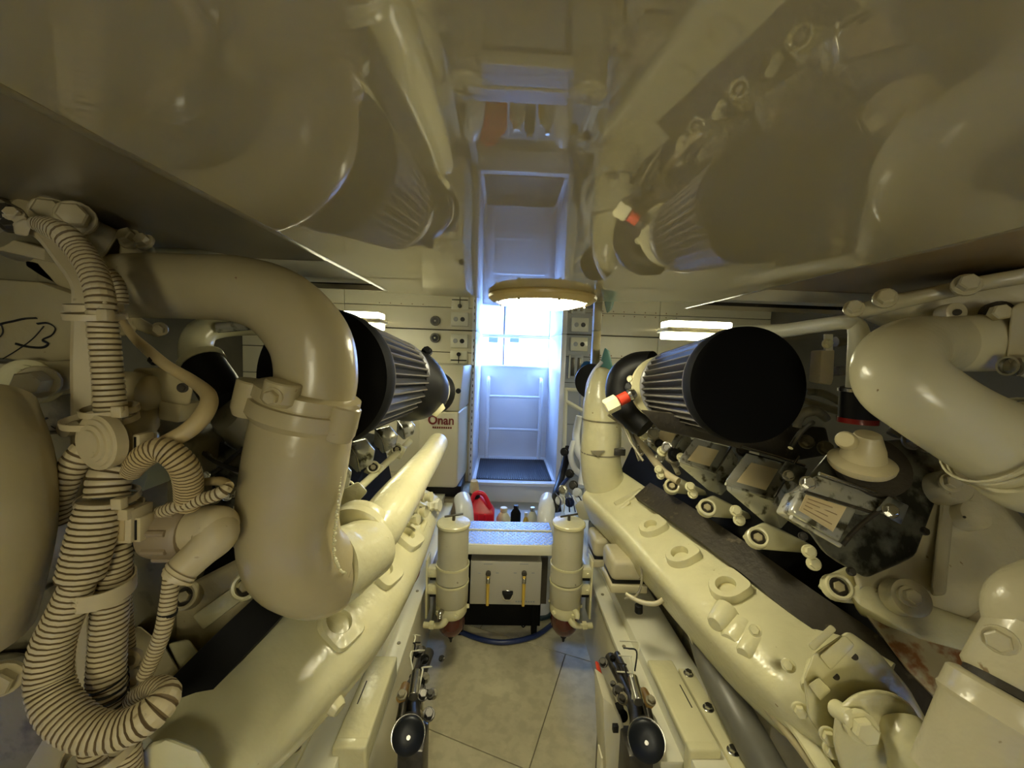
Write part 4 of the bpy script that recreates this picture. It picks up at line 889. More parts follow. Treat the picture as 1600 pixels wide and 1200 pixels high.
# ------------------------------------------------------------------ air filters
def airfilter(name, n0, f0, rn, rf, lab, pleats=38, dome=True):
    """n0 near cap centre, f0 far end centre"""
    t = thing(name, (n0 + f0) / 2 - V(0, 0, rn), lab, 'air filter')
    d = (f0 - n0).normalized(); L = (f0 - n0).length
    lathe('rubber_end_cap', n0, d, [(-.012, .002), (-.011, rn * .6), (-.009, rn * .9), (-.003, rn * .985), (.012, rn * 1.0), (.030, rn * 1.0), (.034, rn * .985)], 'blackcloth', t, 64)
    a = d.orthogonal().normalized(); b = d.cross(a); bm = bmesh.new(); rings = []; N = pleats * 4
    for q in (.028, L * .35, L * .7, L - .014):
        rr = rn + (rf - rn) * q / L
        rings.append([bm.verts.new(n0 + d * q + (a * math.cos(2 * math.pi * k / N) + b * math.sin(2 * math.pi * k / N)) * rr * ((.975, .955, .90, .93)[k % 4])) for k in range(N)])
    for i in range(3):
        for k in range(N): bm.faces.new((rings[i][k], rings[i][(k + 1) % N], rings[i + 1][(k + 1) % N], rings[i + 1][k]))
    body = finish('filter_body', bm, 'black', t, 20)
    # each pleat crest is a strip of its own
    w0 = 2 * math.pi / pleats
    for j in range(pleats):
        th = w0 * j + 2 * math.pi / N * .5
        bm = bmesh.new(); L_ = []
        for q in (.030, L - .016):
            rr = (rn + (rf - rn) * q / L) * .985
            for e, h in ((-.10, -.03), (-.03, 0), (.03, 0), (.10, -.03)):
                tt = th + e * w0 * 1.6; L_.append(bm.verts.new(n0 + d * q + (a * math.cos(tt) + b * math.sin(tt)) * rr * (1 + h)))
        for k in range(3): bm.faces.new((L_[k], L_[k + 1], L_[k + 5], L_[k + 4]))
        finish('pleat', bm, 'pleat', body, 20)
    ring('cap_edge', n0 + d * .034, d, rn * .983, .0012, 'pleat', t, .003, 64)
    lathe('rear_ring', f0 - d * .016, d, [(-.002, rf * .96), (.002, rf * 1.0), (.012, rf * 1.0), (.016, rf * .95), (.018, rf * .7)], 'rearring', t, 64)
    if dome:
        lathe('rubber_boot', f0 + d * .002, d, [(0, rf * .93), (.02, rf * .9), (.055, rf * .78), (.075, rf * .66), (.08, rf * .60)], 'black', t, 40)
    return t, d
FL, dL = airfilter('air_filter', at(502, 590, .74), at(614, 592, 1.06), .130, .106, 'black pleated cone air filter on the left engine, behind the U shaped elbow pipe')
sweep('intake_boot', P4([(622, 596, 1.07, 58), (642, 603, 1.11, 56), (658, 609, 1.15, 47), (668, 612, 1.18, 38)]), 'black', FL, seg=36)
ring('chrome_band', at(669, 611, 1.18), at(682, 616, 1.24) - at(658, 609, 1.15), .062, .005, 'chrome', FL, .016, 32)
lathe('turbo_inlet', at(675, 612, 1.2), at(682, 616, 1.24) - at(658, 609, 1.15), [(0, .058), (.012, .066), (.024, .066), (.04, .045)], 'black', FL, 28)
hull('boot_clip', [at(690 + a_, 608 + b_, 1.13 + e_) for a_, b_ in ((-6, -8), (8, -4), (6, 12), (-4, 8)) for e_ in (0, .02)], 'steel', FL, bev=.002)
hull('boot_tab', [at(688 + a_, 640 + b_, 1.10 + e_) for a_, b_ in ((-14, 8), (4, -10), (8, -2), (-6, 12)) for e_ in (0, .01)], 'cream', FL, bev=.002)
bolt(at(667, 549, 1.10), (.2, -1, .8), .011, FL, 'black')
FR, dR = airfilter('air_filter', at(1168, 601, .83), at(1056, 604, 1.19), .126, .112, 'black pleated cone air filter on the right engine, large round end towards the camera', dome=False)

# ------------------------------------------------------------------ right engine
ER = thing('marine_engine', V(.85, 1.1, .25), 'right cream marine diesel engine with chrome injector covers and long manifold', 'engine', None)
box('engine_block', (.62, .80, .20), (1.35, 2.2, .60), 'dull', ER, bev=.02)
hull('cylinder_bank', [V(.60, .95, .58), V(1.2, .95, .60), V(.58, 2.0, .58), V(1.2, 2.0, .60), V(.70, .95, .84), V(1.1, .95, .90), V(.68, 2.0, .84), V(1.1, 2.0, .90)], 'bilge', ER, bev=.01)
for px, py, Y, w_, h_ in ((985, 893, 1.26, .062, .075), (950, 858, 1.5, .055, .075)):
    c = at(px, py, Y); mm = box('engine_mount', (c.x - w_, Y, c.z - h_ / 2), (c.x + w_, Y + .13, c.z + h_ / 2), 'head', ER, bev=.018, segs=4)
    box('mount_base', (c.x - w_ * .9, Y + .01, c.z - h_ / 2 - .012), (c.x + w_ * .9, Y + .12, c.z - h_ / 2 + .002), 'black', mm, bev=.002)
    box('mount_foot', (c.x - w_, Y + .0, c.z - h_ / 2 - .04), (c.x + w_, Y + .12, c.z - h_ / 2 - .013), 'head', mm, bev=.004)
sweep('mount_line', P4([(978, 928, 1.15, 3), (1000, 940, 1.12, 4), (1025, 943, 1.1, 4), (1040, 930, 1.1, 4), (1042, 905, 1.12, 4)]), 'head', ER, seg=10)
sweep('mount_line', P4([(1000, 880, 1.2, 2), (1003, 905, 1.16, 2), (995, 930, 1.14, 2), (975, 935, 1.14, 2)]), 'dull', ER, seg=8)
cyl('black_plug', at(998, 945, 1.12), at(998, 957, 1.12), .012, 'black', ER, 10)
C2 = 'cream'
# manifold log
UPR = V(-.35, -.35, .85)
mR = sweep('exhaust_manifold', PW([(950, 778, 1.62, .110), (985, 808, 1.47, .112), (1040, 860, 1.25, .112), (1110, 928, 1.04, .112), (1195, 1008, .87, .112), (1290, 1082, .75, .110), (1370, 1135, .68, .105)]), C2, ER, seg=40, ex=5.0, up=UPR, squash=.85)
N2 = V(-.30, -.60, .72); U2 = V(.8, .2, .45)
for (px, py, c0_, c1_, w_, h_, ho) in ((1020, 824, (985, 808, 1.47), (1040, 860, 1.25), .070, .088, .020), (1066, 868, (1040, 860, 1.25), (1110, 928, 1.04), .074, .092, .023), (1138, 918, (1110, 928, 1.04), (1195, 1008, .87), .082, .090, .023)):
    td = (at(*c1_) - at(*c0_)).normalized(); nn = (UPR - td * UPR.dot(td)).normalized(); P0 = (at(*c0_) + at(*c1_)) / 2 + nn * .102
    pad(onplane(px, py, P0, nn), nn, nn.cross(td) * -1, w_, h_, .016, ho, mR)
hull('crown_block', [at(*p, y) for p in ((958, 785), (1000, 762), (1012, 772), (972, 800)) for y in (1.42, 1.55)], C2, mR, bev=.004)
for (px, py, Y) in ((968, 792, 1.42), (985, 775, 1.44)):
    sweep('joint_ridge', [(*at(px - 12, py + 14, Y - .02), .006), (*at(px + 16, py - 8, Y - .02), .006)], C2, mR, seg=10)
for px, py, Y, s_ in ((980, 830, 1.32, .020), (1030, 872, 1.14, .024), (1052, 900, 1.06, .028), (1085, 918, 1.0, .024), (1120, 972, .87, .028), (1143, 1000, .84, .034), (1165, 1018, .80, .024), (1270, 1075, .66, .026)):
    p = at(px, py, Y); d_ = V(-.72, -.45, -.15).normalized()
    lathe('manifold_boss', p - d_ * .045, d_, [(0, s_ * 1.1), (.05, s_ * .72), (.056, s_ * .55)], C2, mR, 14)
for px, py in ((1333, 1028), (1300, 1058)):
    pass
ep = hull('end_flange', [at(*p, y) for p in ((1270, 1022), (1325, 985), (1372, 1018), (1420, 1075), (1468, 1160), (1440, 1200), (1320, 1200), (1262, 1120), (1255, 1060)) for y in (.625, .66)], C2, mR, bev=.008, segs=3)
for px, py in ((1335, 1026), (1306, 1057)): cyl('bolt_hole', at(px, py, .6235), at(px, py, .64), .0055, 'soot', ep, 14)
hull('end_ridge', [at(*p, y) for p in ((1262, 1008), (1298, 975), (1308, 984), (1272, 1018)) for y in (.625, .70)], C2, mR, bev=.004)
hull('end_ridge', [at(*p, y) for p in ((1280, 1025), (1320, 992), (1336, 1008), (1298, 1048)) for y in (.615, .70)], C2, mR, bev=.004)
cv = hull('outlet_cover', [at(*p, y) for p in ((1305, 1108), (1335, 1082), (1375, 1075), (1415, 1090), (1440, 1125), (1450, 1190), (1440, 1250), (1330, 1250), (1300, 1160)) for y in (.56, .63)], C2, mR, bev=.016, segs=4)
bolt(at(1346, 1136, .545), (-.25, -1, .25), .017, cv, C2); lathe('cover_boss', at(1322, 1118, .56), (-.1, -1, .4), [(-.02, .014), (.012, .013), (.015, .009)], C2, cv, 16)
sweep('outlet_stub', P4([(1405, 1130, .56, 34), (1428, 1175, .53, 40), (1440, 1230, .51, 42)]), C2, mR, seg=24)
hull('side_lug', [at(*p, y) for p in ((1262, 1070), (1280, 1058), (1300, 1078), (1282, 1096)) for y in (.60, .66)], C2, mR, bev=.004)
for px, py, Y in ((1250, 1110, .66), (1295, 1150, .60), (1300, 1172, .60)): bolt(at(px, py, Y), (-.5, -1, .2), .010, mR, C2)
# dark heat shield along the manifold
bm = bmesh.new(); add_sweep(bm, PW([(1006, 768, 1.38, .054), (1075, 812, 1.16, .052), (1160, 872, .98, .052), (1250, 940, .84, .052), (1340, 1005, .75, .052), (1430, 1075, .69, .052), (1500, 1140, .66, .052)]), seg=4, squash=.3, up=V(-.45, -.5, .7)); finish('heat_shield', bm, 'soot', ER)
# riser pipe at the far end
rp = sweep('riser_pipe', PW([(958, 788, 1.62, .085), (944, 755, 1.60, .084), (938, 715, 1.58, .080), (940, 672, 1.58, .078), (938, 630, 1.58, .068), (938, 600, 1.58, .048), (943, 582, 1.58, .034)]), C2, ER, seg=30, round_end=True)
p = at(940, 655, 1.58); ring('riser_seam', p, (0, 0, 1), .0765, .003, 'dull', rp, .006, 30)
p = at(939, 706, 1.58); ring('riser_seam', p, (0, 0, 1), .081, .002, 'dull', rp, .005, 30)
hull('seam_notch', [at(*q, y) for q in ((922, 704), (945, 704), (934, 714)) for y in (1.49, 1.51)], 'dull', rp, bev=.001)
box('seam_tab', tuple(at(960, 712, 1.50)), tuple(at(978, 702, 1.50) + V(0, .03, 0)), 'darksteel', rp, bev=.002)
sweep('riser_rim', P4([(916, 625, 1.60, 3), (919, 600, 1.60, 3), (928, 580, 1.60, 3), (940, 566, 1.62, 3)]), 'entry', rp, seg=8)
lathe('rear_disc', at(926, 596, 1.72), (-.6, -1, 0), [(0, .075), (.012, .078), (.02, .074)], 'black', ER, 30)
# black intake elbow, red clamp and hex connector
sweep('intake_elbow', P4([(1022, 572, 1.26, 24), (996, 576, 1.30, 26), (978, 590, 1.32, 27), (972, 612, 1.32, 26), (980, 640, 1.30, 25), (1010, 668, 1.25, 20)]), 'black', ER, seg=24)
lathe('boot_flange', at(1036, 606, 1.205), dR, [(0, .096), (.010, .099), (.022, .09)], 'cream', ER, 36)
d_ = (at(985, 617, 1.2) - at(948, 636, 1.2)).normalized(); p = at(946, 637, 1.2)
lathe('hex_connector', p, d_, [(0, .022), (.003, .025), (.040, .025), (.043, .02)], 'label2', ER, 6, 30)
lathe('red_collar', p + d_ * .046, d_, [(0, .018), (.03, .018)], 'redpaint', ER, 20); lathe('metal_collar', p + d_ * .078, d_, [(0, .016), (.008, .02), (.024, .014)], 'steel', ER, 20)
bolt(at(985, 592, 1.22), (-.6, -1, .2), .008, ER, 'cream'); bolt(at(983, 604, 1.22), (-.6, -1, .2), .010, ER, 'black')
sweep('sense_line', P4([(950, 648, 1.24, 2), (972, 665, 1.24, 2), (985, 690, 1.2, 2), (1005, 720, 1.15, 2)]), 'dull', ER, seg=8)
# chrome injector covers
def cover(px, py, Y, sc, labelled=True, m='chrome'):
    f = lambda a_, b_, dy=0.: at(px + a_ * sc, py + b_ * sc, Y + dy * sc)
    top = hull('injector_cover', [f(-52, -8), f(-22, -48, .03), (f(45, -30, .03)), f(18, 18), f(-52, -8, .05), f(-22, -50, .07), f(45, -32, .07), f(60, -10, .06), f(56, 30, .03), f(28, 62, .02), f(18, 20), f(4, 52, .01), f(-50, 6)], m, ER, bev=.0035)
    if labelled:
        q = [f(-38, -6, -.004), f(-17, -34, .022), f(22, -24, .022), f(4, 6, -.004)]
        nn = (q[1] - q[0]).cross(q[3] - q[0]).normalized(); nn = nn if nn.dot(TOCAM(q[0])) > 0 else -nn
        prism('cover_label', [x + nn * .004 for x in q], nn * .0015, 'label', top, bev=0)
    sweep('cover_clip', [(*f(-30, -58, .025), .0035 * sc ** .5), (*f(18, -44, .02), .0035 * sc ** .5), (*f(62, -30, .02), .0035 * sc ** .5)], 'steel', top, seg=8)
    sweep('cover_clip', [(*f(18, 16, -.008), .003), (*f(34, -10, -.002), .003), (*f(54, -44, .015), .003)], 'steel', top, seg=8)
    sweep('cover_edge', [(*f(-52, -4, -.006), .004 * sc ** .5), (*f(18, 20, -.006), .004 * sc ** .5)], 'chrome', top, seg=8)
    return top
cover(1043, 692, 1.36, .62); cover(1104, 724, 1.16, .82); cover(1190, 760, .96, 1.08)
for k, (px, py, Y, s_) in enumerate(((1100, 690, 1.25, .7), (1160, 712, 1.05, .9))):
    bolt(at(px, py - 8, Y), (-.4, -1, .6), .012, ER, 'soot')
# bracket with nut on cover three
hull('cover_bracket', [at(*q, y) for q in ((1216, 738), (1228, 720), (1262, 732), (1250, 760)) for y in (.84, .855)], 'chromedark', ER, bev=.002)
bolt(at(1232, 743, .835), (-.3, -1, .5), .009, ER, 'steel')
# spare covers under the filter
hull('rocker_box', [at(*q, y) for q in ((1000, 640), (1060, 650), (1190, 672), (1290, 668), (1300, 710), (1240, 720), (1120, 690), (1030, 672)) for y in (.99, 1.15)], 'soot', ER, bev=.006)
# big nearest cover: octagonal dark base, chrome stepped box with label, cream cap
ob = hull('cover_base', [at(*q) for q in ((1262, 745, .78), (1300, 700, .82), (1345, 690, .84), (1440, 684, .83), (1472, 712, .80), (1468, 770, .77), (1432, 870, .73), (1352, 904, .70), (1290, 868, .71), (1240, 800, .74), (1262, 745, .90), (1440, 690, .92), (1470, 780, .88), (1355, 900, .80), (1250, 805, .85))], 'chromedark', ER, bev=.010, segs=3)
nb = V(-.25, -.80, .55).normalized()
q0 = [at(1236, 800, .700), (at(1252, 765, .725)), at(1342, 793, .715), at(1312, 848, .690)]
bx_ = hull('cover_step', [x for q in q0 for x in (q, q + V(.02, .07, -.03))], 'chrome', ob, bev=.006, segs=3)
q1 = [at(1252, 764, .715), at(1278, 742, .735), at(1384, 778, .725), at(1368, 802, .71)]
hull('cover_step', [x for q in q1 for x in (q, q + V(.01, .05, -.03))], 'chrome', ob, bev=.004)
nn = (q0[1] - q0[0]).cross(q0[3] - q0[0]).normalized(); nn = nn if nn.dot(TOCAM(q0[0])) > 0 else -nn
lc = sum(q0, V(0, 0, 0)) / 4; q2 = [lc + (x - lc) * .70 + nn * .0018 - (q0[3] - q0[0]) * .06 for x in q0]
lb = prism('cover_label', q2, nn * .001, 'label', bx_, bev=0)
for k in range(4):
    fr = .18 + .2 * k; A_ = q2[1] + (q2[0] - q2[1]) * fr; B_ = q2[2] + (q2[3] - q2[2]) * fr
    e0 = A_ + (B_ - A_) * .08; e1 = A_ + (B_ - A_) * (.88 if k % 2 else .7); th = (q2[0] - q2[1]) * .05
    prism('label_print', [e0 + nn * .0012, e1 + nn * .0012, e1 + th + nn * .0012, e0 + th + nn * .0012], nn * .0004, 'labelink', bx_, bev=0)
sweep('cover_clip', [(*at(1236, 808, .697), .0045), (*at(1312, 852, .688), .0045)], 'chrome', ob, seg=10)
sweep('cover_clip', [(*at(1280, 740, .728), .0035), (*at(1386, 776, .718), .0035)], 'steel', ob, seg=8)
sweep('cover_clip', [(*at(1258, 768, .718), .003), (*at(1366, 802, .706), .003)], 'soot', ob, seg=8)
sweep('cover_clip', [(*at(1316, 852, .686), .004), (*at(1345, 820, .695), .004), (*at(1398, 780, .71), .004)], 'soot', ob, seg=8)
hull('bolt_tray', [at(*q, y) for q in ((1368, 798), (1388, 775), (1420, 790), (1408, 820)) for y in (.70, .708)], 'chromedark', ob, bev=.002)
bolt(at(1391, 798, .695), (-.3, -1, .55), .010, ob, 'steel'); bolt(at(1262, 755, .72), (-.3, -1, .55), .010, ob, 'steel')
lathe('cap_seal', at(1362, 728, .75), nb, [(-.01, .062), (.006, .062), (.008, .05)], 'soot', ob, 36)
# cream cap with flange and clamp up to the black sleeve
ca = at(1346, 722, .735); cdv = (at(1342, 660, .74) - ca).normalized()
cdv = (cdv * .9 + V(-.05, -.35, .1)).normalized()
lathe('breather_cap', ca, cdv, [(-.012, .048), (-.006, .052), (.002, .053), (.007, .046), (.012, .036), (.030, .032), (.045, .026), (.060, .020)], 'capcream', ER, 36)
lathe('cap_spout', at(1322, 688, .705), V(-.75, -.6, .25), [(-.02, .016), (.006, .016), (.010, .013), (.011, .006)], 'capcream', ER, 18)
sweep('black_sleeve', P4([(1341, 604, .76, 24), (1342, 630, .76, 26), (1341, 655, .76, 26)]), 'black', ER, seg=24)
ring('red_clamp', at(1340, 657, .76), (0, 0, 1), .031, .002, 'darkred', ER, .010); ring('sleeve_clamp', at(1340, 610, .76), (0, 0, 1), .0295, .002, 'steel', ER, .006)
sweep('white_pipe', P4([(1150, 520, 1.05, 12), (1220, 517, .93, 11), (1270, 510, .84, 11), (1315, 504, .775, 11), (1334, 506, .765, 12), (1342, 522, .76, 14), (1343, 560, .76, 16), (1342, 606, .76, 17)]), 'white', ER, seg=20)
# small cream switch on bracket, vents
t_ = ER
pxp('bracket_strip', [(1290, 522), (1302, 522), (1302, 548), (1290, 548)], .80, .006, 'white', t_, bev=.001); bolt(at(1293, 537, .79), (-.1, -1, 0), .0075, t_, 'cream')
pxp('relay_box', [(1284, 548), (1305, 546), (1303, 592), (1300, 602), (1280, 598)], .80, .03, 'conduit', t_, bev=.003)
for py in (534, 580): sweep('stub_tube', P4([(1305, py, .83, 8), (1332, py - 2, .83, 8)]), 'dull', t_, seg=12)
for P_ in ([(1258, 612, .95, 5), (1290, 616, .95, 6), (1330, 640, .95, 6), (1345, 655, .95, 6)], [(1255, 625, .92, 5), (1295, 638, .92, 6), (1318, 645, .92, 6)], [(1245, 668, .9, 6), (1252, 648, .9, 8), (1275, 642, .9, 8), (1292, 655, .9, 6)], [(1395, 680, .85, 9), (1408, 664, .85, 9), (1430, 655, .85, 8)]):
    sweep('hard_line', P4(P_), 'dull', t_, seg=12)
for px, py, Y in ((1010, 690, 1.38), (1030, 716, 1.3), (1000, 705, 1.42), (1260, 690, .95), (1290, 700, .92), (1425, 690, .80), (1445, 694, .80), (1500, 660, .8)):
    bolt(at(px, py, Y), (-.3, -1, .5), .013, t_, 'dull' if px > 1200 else 'steel')
sweep('injector_rail', P4([(985, 668, 1.45, 5), (1008, 700, 1.36, 6), (1035, 735, 1.26, 6), (1060, 752, 1.2, 6)]), 'conduit', t_, seg=10)
sweep('injector_rail', P4([(1000, 660, 1.45, 4), (1040, 705, 1.3, 4), (1060, 740, 1.2, 4)]), 'dull', t_, seg=10)
# head lugs with socket bolts, and ledges behind the shield
for px, py, Y, sc in ((1050, 757, 1.22, .55), (1105, 790, 1.06, .7), (1184, 836, .90, .9), (1310, 912, .745, 1.2)):
    f = lambda a_, b_, dy=0.: at(px + a_ * sc, py + b_ * sc, Y + dy)
    hull('head_lug', [f(-28, 4, .02), f(-14, -12, .02), f(12, -20, .03), f(40, -6, .03), f(95, 18, .03), f(100, 34, .04), f(4, 26, .0), f(-28, 4, .07), f(95, 18, .09), f(12, -24, .09)], C2, ER, bev=.005)
    socket(f(0, 4, -.008), V(-.35, -1, .75), .019 + .002 * sc, ER, C2)
    for a_ in (0, 1): bolt(f(-38 + a_ * 6, -42 + a_ * 16, .02), (-.3, -1, .5), .010, ER, C2)
# stepped front casting at the right
hb = hull('head_block', [at(*q) for q in ((1330, 888, .74), (1430, 870, .74), (1470, 770, .77), (1478, 712, .80), (1510, 718, .80), (1600, 830, .74), (1640, 880, .72), (1560, 910, .70), (1472, 992, .68), (1345, 940, .71), (1330, 888, .95), (1478, 705, .98), (1640, 850, .95), (1560, 950, .92), (1400, 950, .9))], 'head', ER, bev=.010, segs=3)
hull('head_rib', [at(*q) for q in ((1470, 778, .755), (1492, 784, .752), (1478, 930, .675), (1452, 932, .68), (1470, 778, .80), (1492, 784, .80), (1478, 930, .73))], 'head', hb, bev=.006, segs=3)
lathe('round_cover', at(1519, 805, .725), V(-.1, -.85, .5), [(-.02, .028), (.004, .028), (.008, .026), (.009, .001)], 'head', hb, 30)
for px, py in ((1507, 808), (1517, 819)): cyl('pin_hole', at(px, py, .712), at(px, py, .72), .0025, 'soot', hb, 8)
lathe('bolt_seat', at(1486, 760, .745), V(-.2, -.85, .5), [(-.03, .034), (.006, .032), (.012, .028), (.014, .001)], 'head', hb, 28)
bolt(at(1484, 755, .728), V(-.2, -.85, .5), .013, hb, 'head')
lathe('bolt_seat', at(1422, 934, .665), V(-.2, -.85, .5), [(-.03, .032), (.004, .031), (.008, .026), (.009, .001)], 'head', hb, 28)
bolt(at(1421, 932, .655), V(-.2, -.85, .5), .013, hb, 'head')
hull('lower_ledge', [at(*q) for q in ((1325, 925, .725), (1345, 905, .73), (1480, 965, .675), (1560, 985, .66), (1530, 1025, .645), (1440, 1000, .66), (1340, 945, .71), (1345, 905, .82), (1560, 985, .78), (1340, 960, .8))], C2, ER, bev=.006)
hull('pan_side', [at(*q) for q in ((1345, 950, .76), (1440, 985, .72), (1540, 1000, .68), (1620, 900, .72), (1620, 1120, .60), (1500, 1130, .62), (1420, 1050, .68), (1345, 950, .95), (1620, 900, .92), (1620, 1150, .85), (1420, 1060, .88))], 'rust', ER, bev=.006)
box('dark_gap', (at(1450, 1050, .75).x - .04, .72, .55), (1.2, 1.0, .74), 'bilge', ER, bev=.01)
# upper rail casting along the top right
hull('top_casting', [at(*q) for q in ((1330, 492, .80), (1385, 462, .76), (1500, 440, .70), (1640, 412, .64), (1640, 560, .64), (1590, 560, .66), (1480, 520, .72), (1370, 510, .80), (1640, 412, .80), (1385, 465, .95), (1640, 560, .80))], 'head', ER, bev=.012, segs=3)
sweep('casting_bead', P4([(1330, 492, .78, 12), (1375, 478, .745, 13), (1430, 466, .71, 11), (1500, 450, .675, 12), (1560, 438, .64, 12), (1640, 425, .61, 13)]), 'head', ER, seg=16)
for px, py, Y, r in ((1334, 482, .74, .012), (1383, 466, .715, .0135), (1510, 445, .64, .0135)):
    bolt(at(px, py, Y), (-.7, -1, .3), r, ER, 'head', h=.014)
lathe('eye_boss', at(1492, 488, .665), (-.2, -1, .1), [(-.02, .017), (.003, .016), (.005, .013)], 'head', ER, 20); cyl('eye_hole', at(1496, 488, .656), at(1496, 488, .67), .0055, 'soot', ER, 12)
lathe('bolt_seat', at(1560, 490, .635), (-.4, -1, .1), [(-.01, .020), (.004, .020), (.005, .015), (-.002, .014)], 'soot', ER, 20)
bolt(at(1556, 490, .622), (-.5, -1, .1), .0125, ER, 'head', washer=False, h=.016)
# big U bend
e1 = sweep('elbow_pipe', P4([(1640, 520, .66, 60), (1590, 528, .66, 52), (1530, 536, .65, 46), (1480, 538, .66, 44), (1430, 542, .64, 48), (1404, 562, .61, 56), (1408, 596, .585, 61), (1448, 628, .565, 61), (1500, 661, .555, 63), (1560, 693, .545, 69), (1600, 715, .54, 71), (1680, 760, .52, 71)]), 'head2', ER, seg=36, n=8)
ax = (at(1585, 705, .54) - at(1530, 676, .55)).normalized()
for px, py, w2, r_ in ((1552, 688, .006, .0695), (1563, 694, .006, .0690)): ring('pipe_groove', at(px, py, .545), ax, r_ - .0015, .003, 'head2', ER, .005, 36)
lathe('elbow_collar', at(1600, 713, .535), ax, [(-.01, .066), (0, .072), (.024, .074), (.034, .072), (.036, .060), (.02, .056)], 'head2', ER, 40)
hull('elbow_flange', [at(*q, y) for q in ((1580, 478), (1600, 470), (1640, 475), (1640, 600), (1590, 585), (1572, 560)) for y in (.60, .68)], 'head', ER, bev=.010, segs=3)
sweep('stub_pipe', P4([(1590, 574, .58, 14), (1610, 574, .575, 18), (1660, 585, .56, 18)]), 'head', ER, seg=20); ring('stub_clamp', at(1578, 572, .585), (1, 0, 0), .012, .003, 'steel', ER, .008)
# sleeved pipes bottom right
sweep('lower_pipe', P4([(1680, 905, .50, 40), (1630, 918, .49, 44), (1598, 950, .48, 48), (1608, 1010, .475, 48)]), 'head', ER, seg=28)
sA = at(1632, 990, .465); sB = at(1590, 1090, .45); sC = at(1520, 1250, .435); d1_ = (sB - sA).normalized(); d2_ = (sC - sB).normalized()
L1 = (sB - sA).length; L2 = (sC - sB).length
lathe('pipe_sleeve', sA, d1_, [(0, .040), (.006, .050), (L1 - .012, .054), (L1 - .006, .050)], 'head', ER, 48)
lathe('sleeve_gap', sB - d1_ * .012, d1_, [(0, .049), (.016, .049)], 'soot', ER, 40)
lathe('lower_sleeve', sB, d2_, [(0, .052), (.003, .060), (.006, .0625), (.028, .063), (.032, .0645), (.036, .063), (.040, .060), (L2, .058)], 'head', ER, 48)
bolt(at(1562, 1000, .44), (-1, -.6, .2), .012, ER, 'head')
# lower runs: grey hose, thin pipes, brown strip under the manifold
tag(sweep('grey_hose', P4([(1092, 995, 1.02, 17), (1112, 1040, .97, 24), (1135, 1085, .90, 27), (1170, 1150, .82, 30), (1215, 1230, .75, 32)]), 'greypipe', None, seg=24), 'thick grey rubber hose descending beside the right engine bed', 'hose')
ring('hose_band', at(1125, 1062, .94), at(1170, 1150, .82) - at(1112, 1040, .97), .040, .002, 'darksteel', ER, .006)
hull('hose_bracket', [at(*q, y) for q in ((1074, 990), (1088, 980), (1112, 1000), (1105, 1020), (1085, 1015)) for y in (1.0, 1.06)], 'steel', ER, bev=.003)
sweep('drain_pipe', P4([(1120, 1010, .90, 6), (1180, 1085, .80, 6), (1250, 1170, .70, 7), (1290, 1230, .66, 7)]), 'beige', ER, seg=12)
sweep('lower_flange', PW([(940, 800, 1.62, .016), (1020, 895, 1.2, .016), (1095, 985, .96, .016), (1170, 1060, .82, .016), (1235, 1120, .73, .016), (1300, 1215, .64, .016)]), C2, ER, seg=8, ex=5)
# oil filler stick (dark red loop handles) both sides
def dip(px, py, Y, ang, lab, tip):
    t = thing('loop_handle', at(*tip), lab, 'handle'); c = at(px, py, Y); r1, r2 = pr(8, Y), pr(24, Y)
    P = []; ca_, sa_ = math.cos(ang), math.sin(ang)
    for k in range(17):
        th = 2 * math.pi * k / 16; x_, z_ = math.cos(th) * r1 * 1.1, math.sin(th) * r2
        P.append((c.x + x_ * ca_ - z_ * sa_, c.y + .01 * math.cos(th), c.z + x_ * sa_ + z_ * ca_, pr(4.5, Y)))
    sweep('loop_grip', P, 'darkred', t, seg=10, raw=False, n=3, cap=False)
    sweep('handle_stem', [(*at(*q), pr(6, Y)) for q in (tip, ((tip[0] + px) / 2, (tip[1] + py) / 2 + 8, (tip[2] + Y) / 2))] + [(*at(px + (tip[0] - px) * .35, py + (tip[1] - py) * .35, Y), pr(6, Y))], 'cream', t, seg=12)
dip(638, 905, 1.12, -.5, 'dark red loop handle beside the left manifold', (612, 945, 1.1))
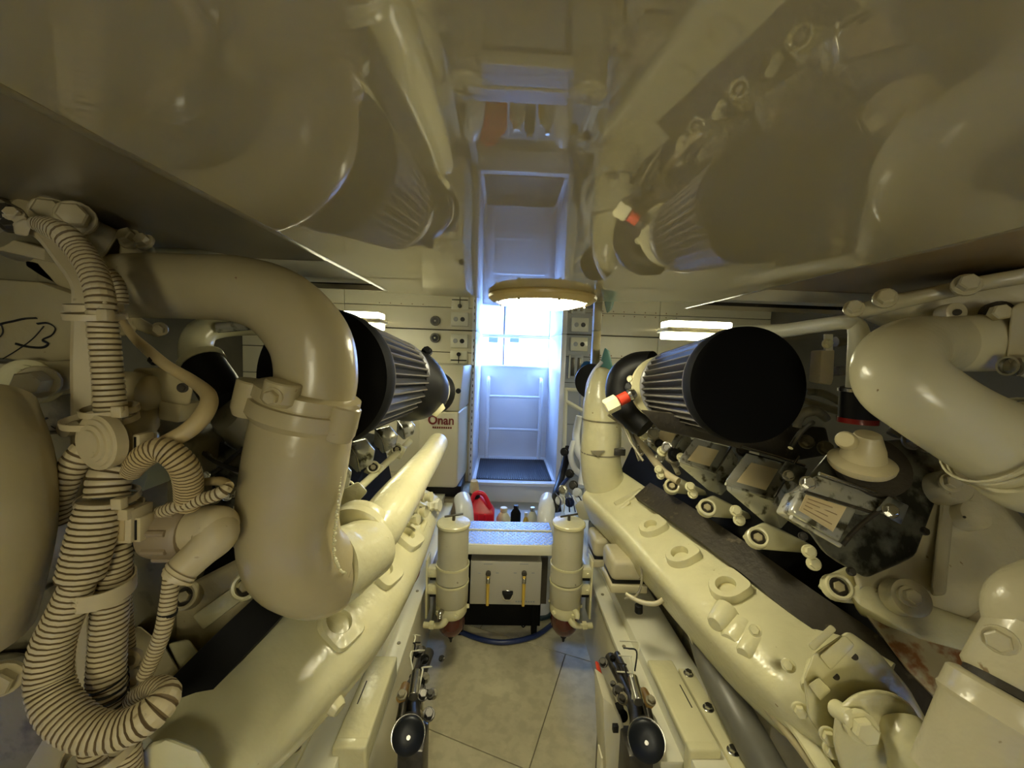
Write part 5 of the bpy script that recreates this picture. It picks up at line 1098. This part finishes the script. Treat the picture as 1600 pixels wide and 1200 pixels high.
dip(1072, 945, 1.04, .45, 'dark red loop handle beside the right manifold', (1104, 988, .98))

# ------------------------------------------------------------------ extra fittings on the engines
rx = random.Random(11)
# clutter behind the right intake boot and over the far injectors
for k in range(12):
    p = at(988 + 7 * k + rx.uniform(-4, 4), 655 + 6 * k + rx.uniform(-8, 8), 1.40 - .02 * k)
    bolt(p, (rx.uniform(-.6, 0), -1, rx.uniform(0, .8)), rx.uniform(.008, .015), ER, ('steel', 'dull', 'bilge', 'cream')[k % 4], name='fitting')
for a_, b_, m_ in (((985, 650, 1.42, 4), (1030, 690, 1.34, 4), 'dull'), ((978, 662, 1.44, 3), (1000, 720, 1.36, 3), 'steel'), ((1005, 668, 1.40, 4), (1085, 668, 1.3, 3), 'dull'), ((1270, 660, .9, 4), (1235, 700, .86, 4), 'steel')):
    sweep('injector_line', P4([a_, ((a_[0] + b_[0]) / 2, (a_[1] + b_[1]) / 2 - 6, (a_[2] + b_[2]) / 2, 4), b_]), m_, ER, seg=8)
# clutter beside the left compressor housing
for k in range(14):
    p = at(300 + 7 * k + rx.uniform(-6, 6), 742 + 4 * k + rx.uniform(-16, 22), .775)
    bolt(p, (rx.uniform(-.4, .6), -1, rx.uniform(0, .8)), rx.uniform(.004, .009), EL, ('steel', 'dull', 'bilge', 'chrome')[k % 4], name='fitting')
for q in ([(300, 690, .79, 3), (330, 718, .78, 3), (372, 735, .775, 4), (396, 735, .77, 4)], [(285, 720, .8, 4), (320, 745, .79, 4), (380, 700, .78, 3)], [(262, 735, .8, 5), (268, 770, .8, 5), (275, 800, .79, 5)]):
    sweep('injector_line', P4(q), 'darksteel', EL, seg=8)
# bolts round the octagonal cover and on the right manifold flange
for px, py, Y in ((1330, 893, .70), (1255, 838, .72), (1452, 735, .79), (1445, 830, .74)):
    bolt(at(px, py, Y), (-.25, -.8, .55), .006, ER, 'darksteel')
for px, py, Y in ((1180, 985, .77), (1232, 1040, .70)):
    bolt(at(px, py, Y), (-.6, -.6, .5), .009, ER, 'cream')
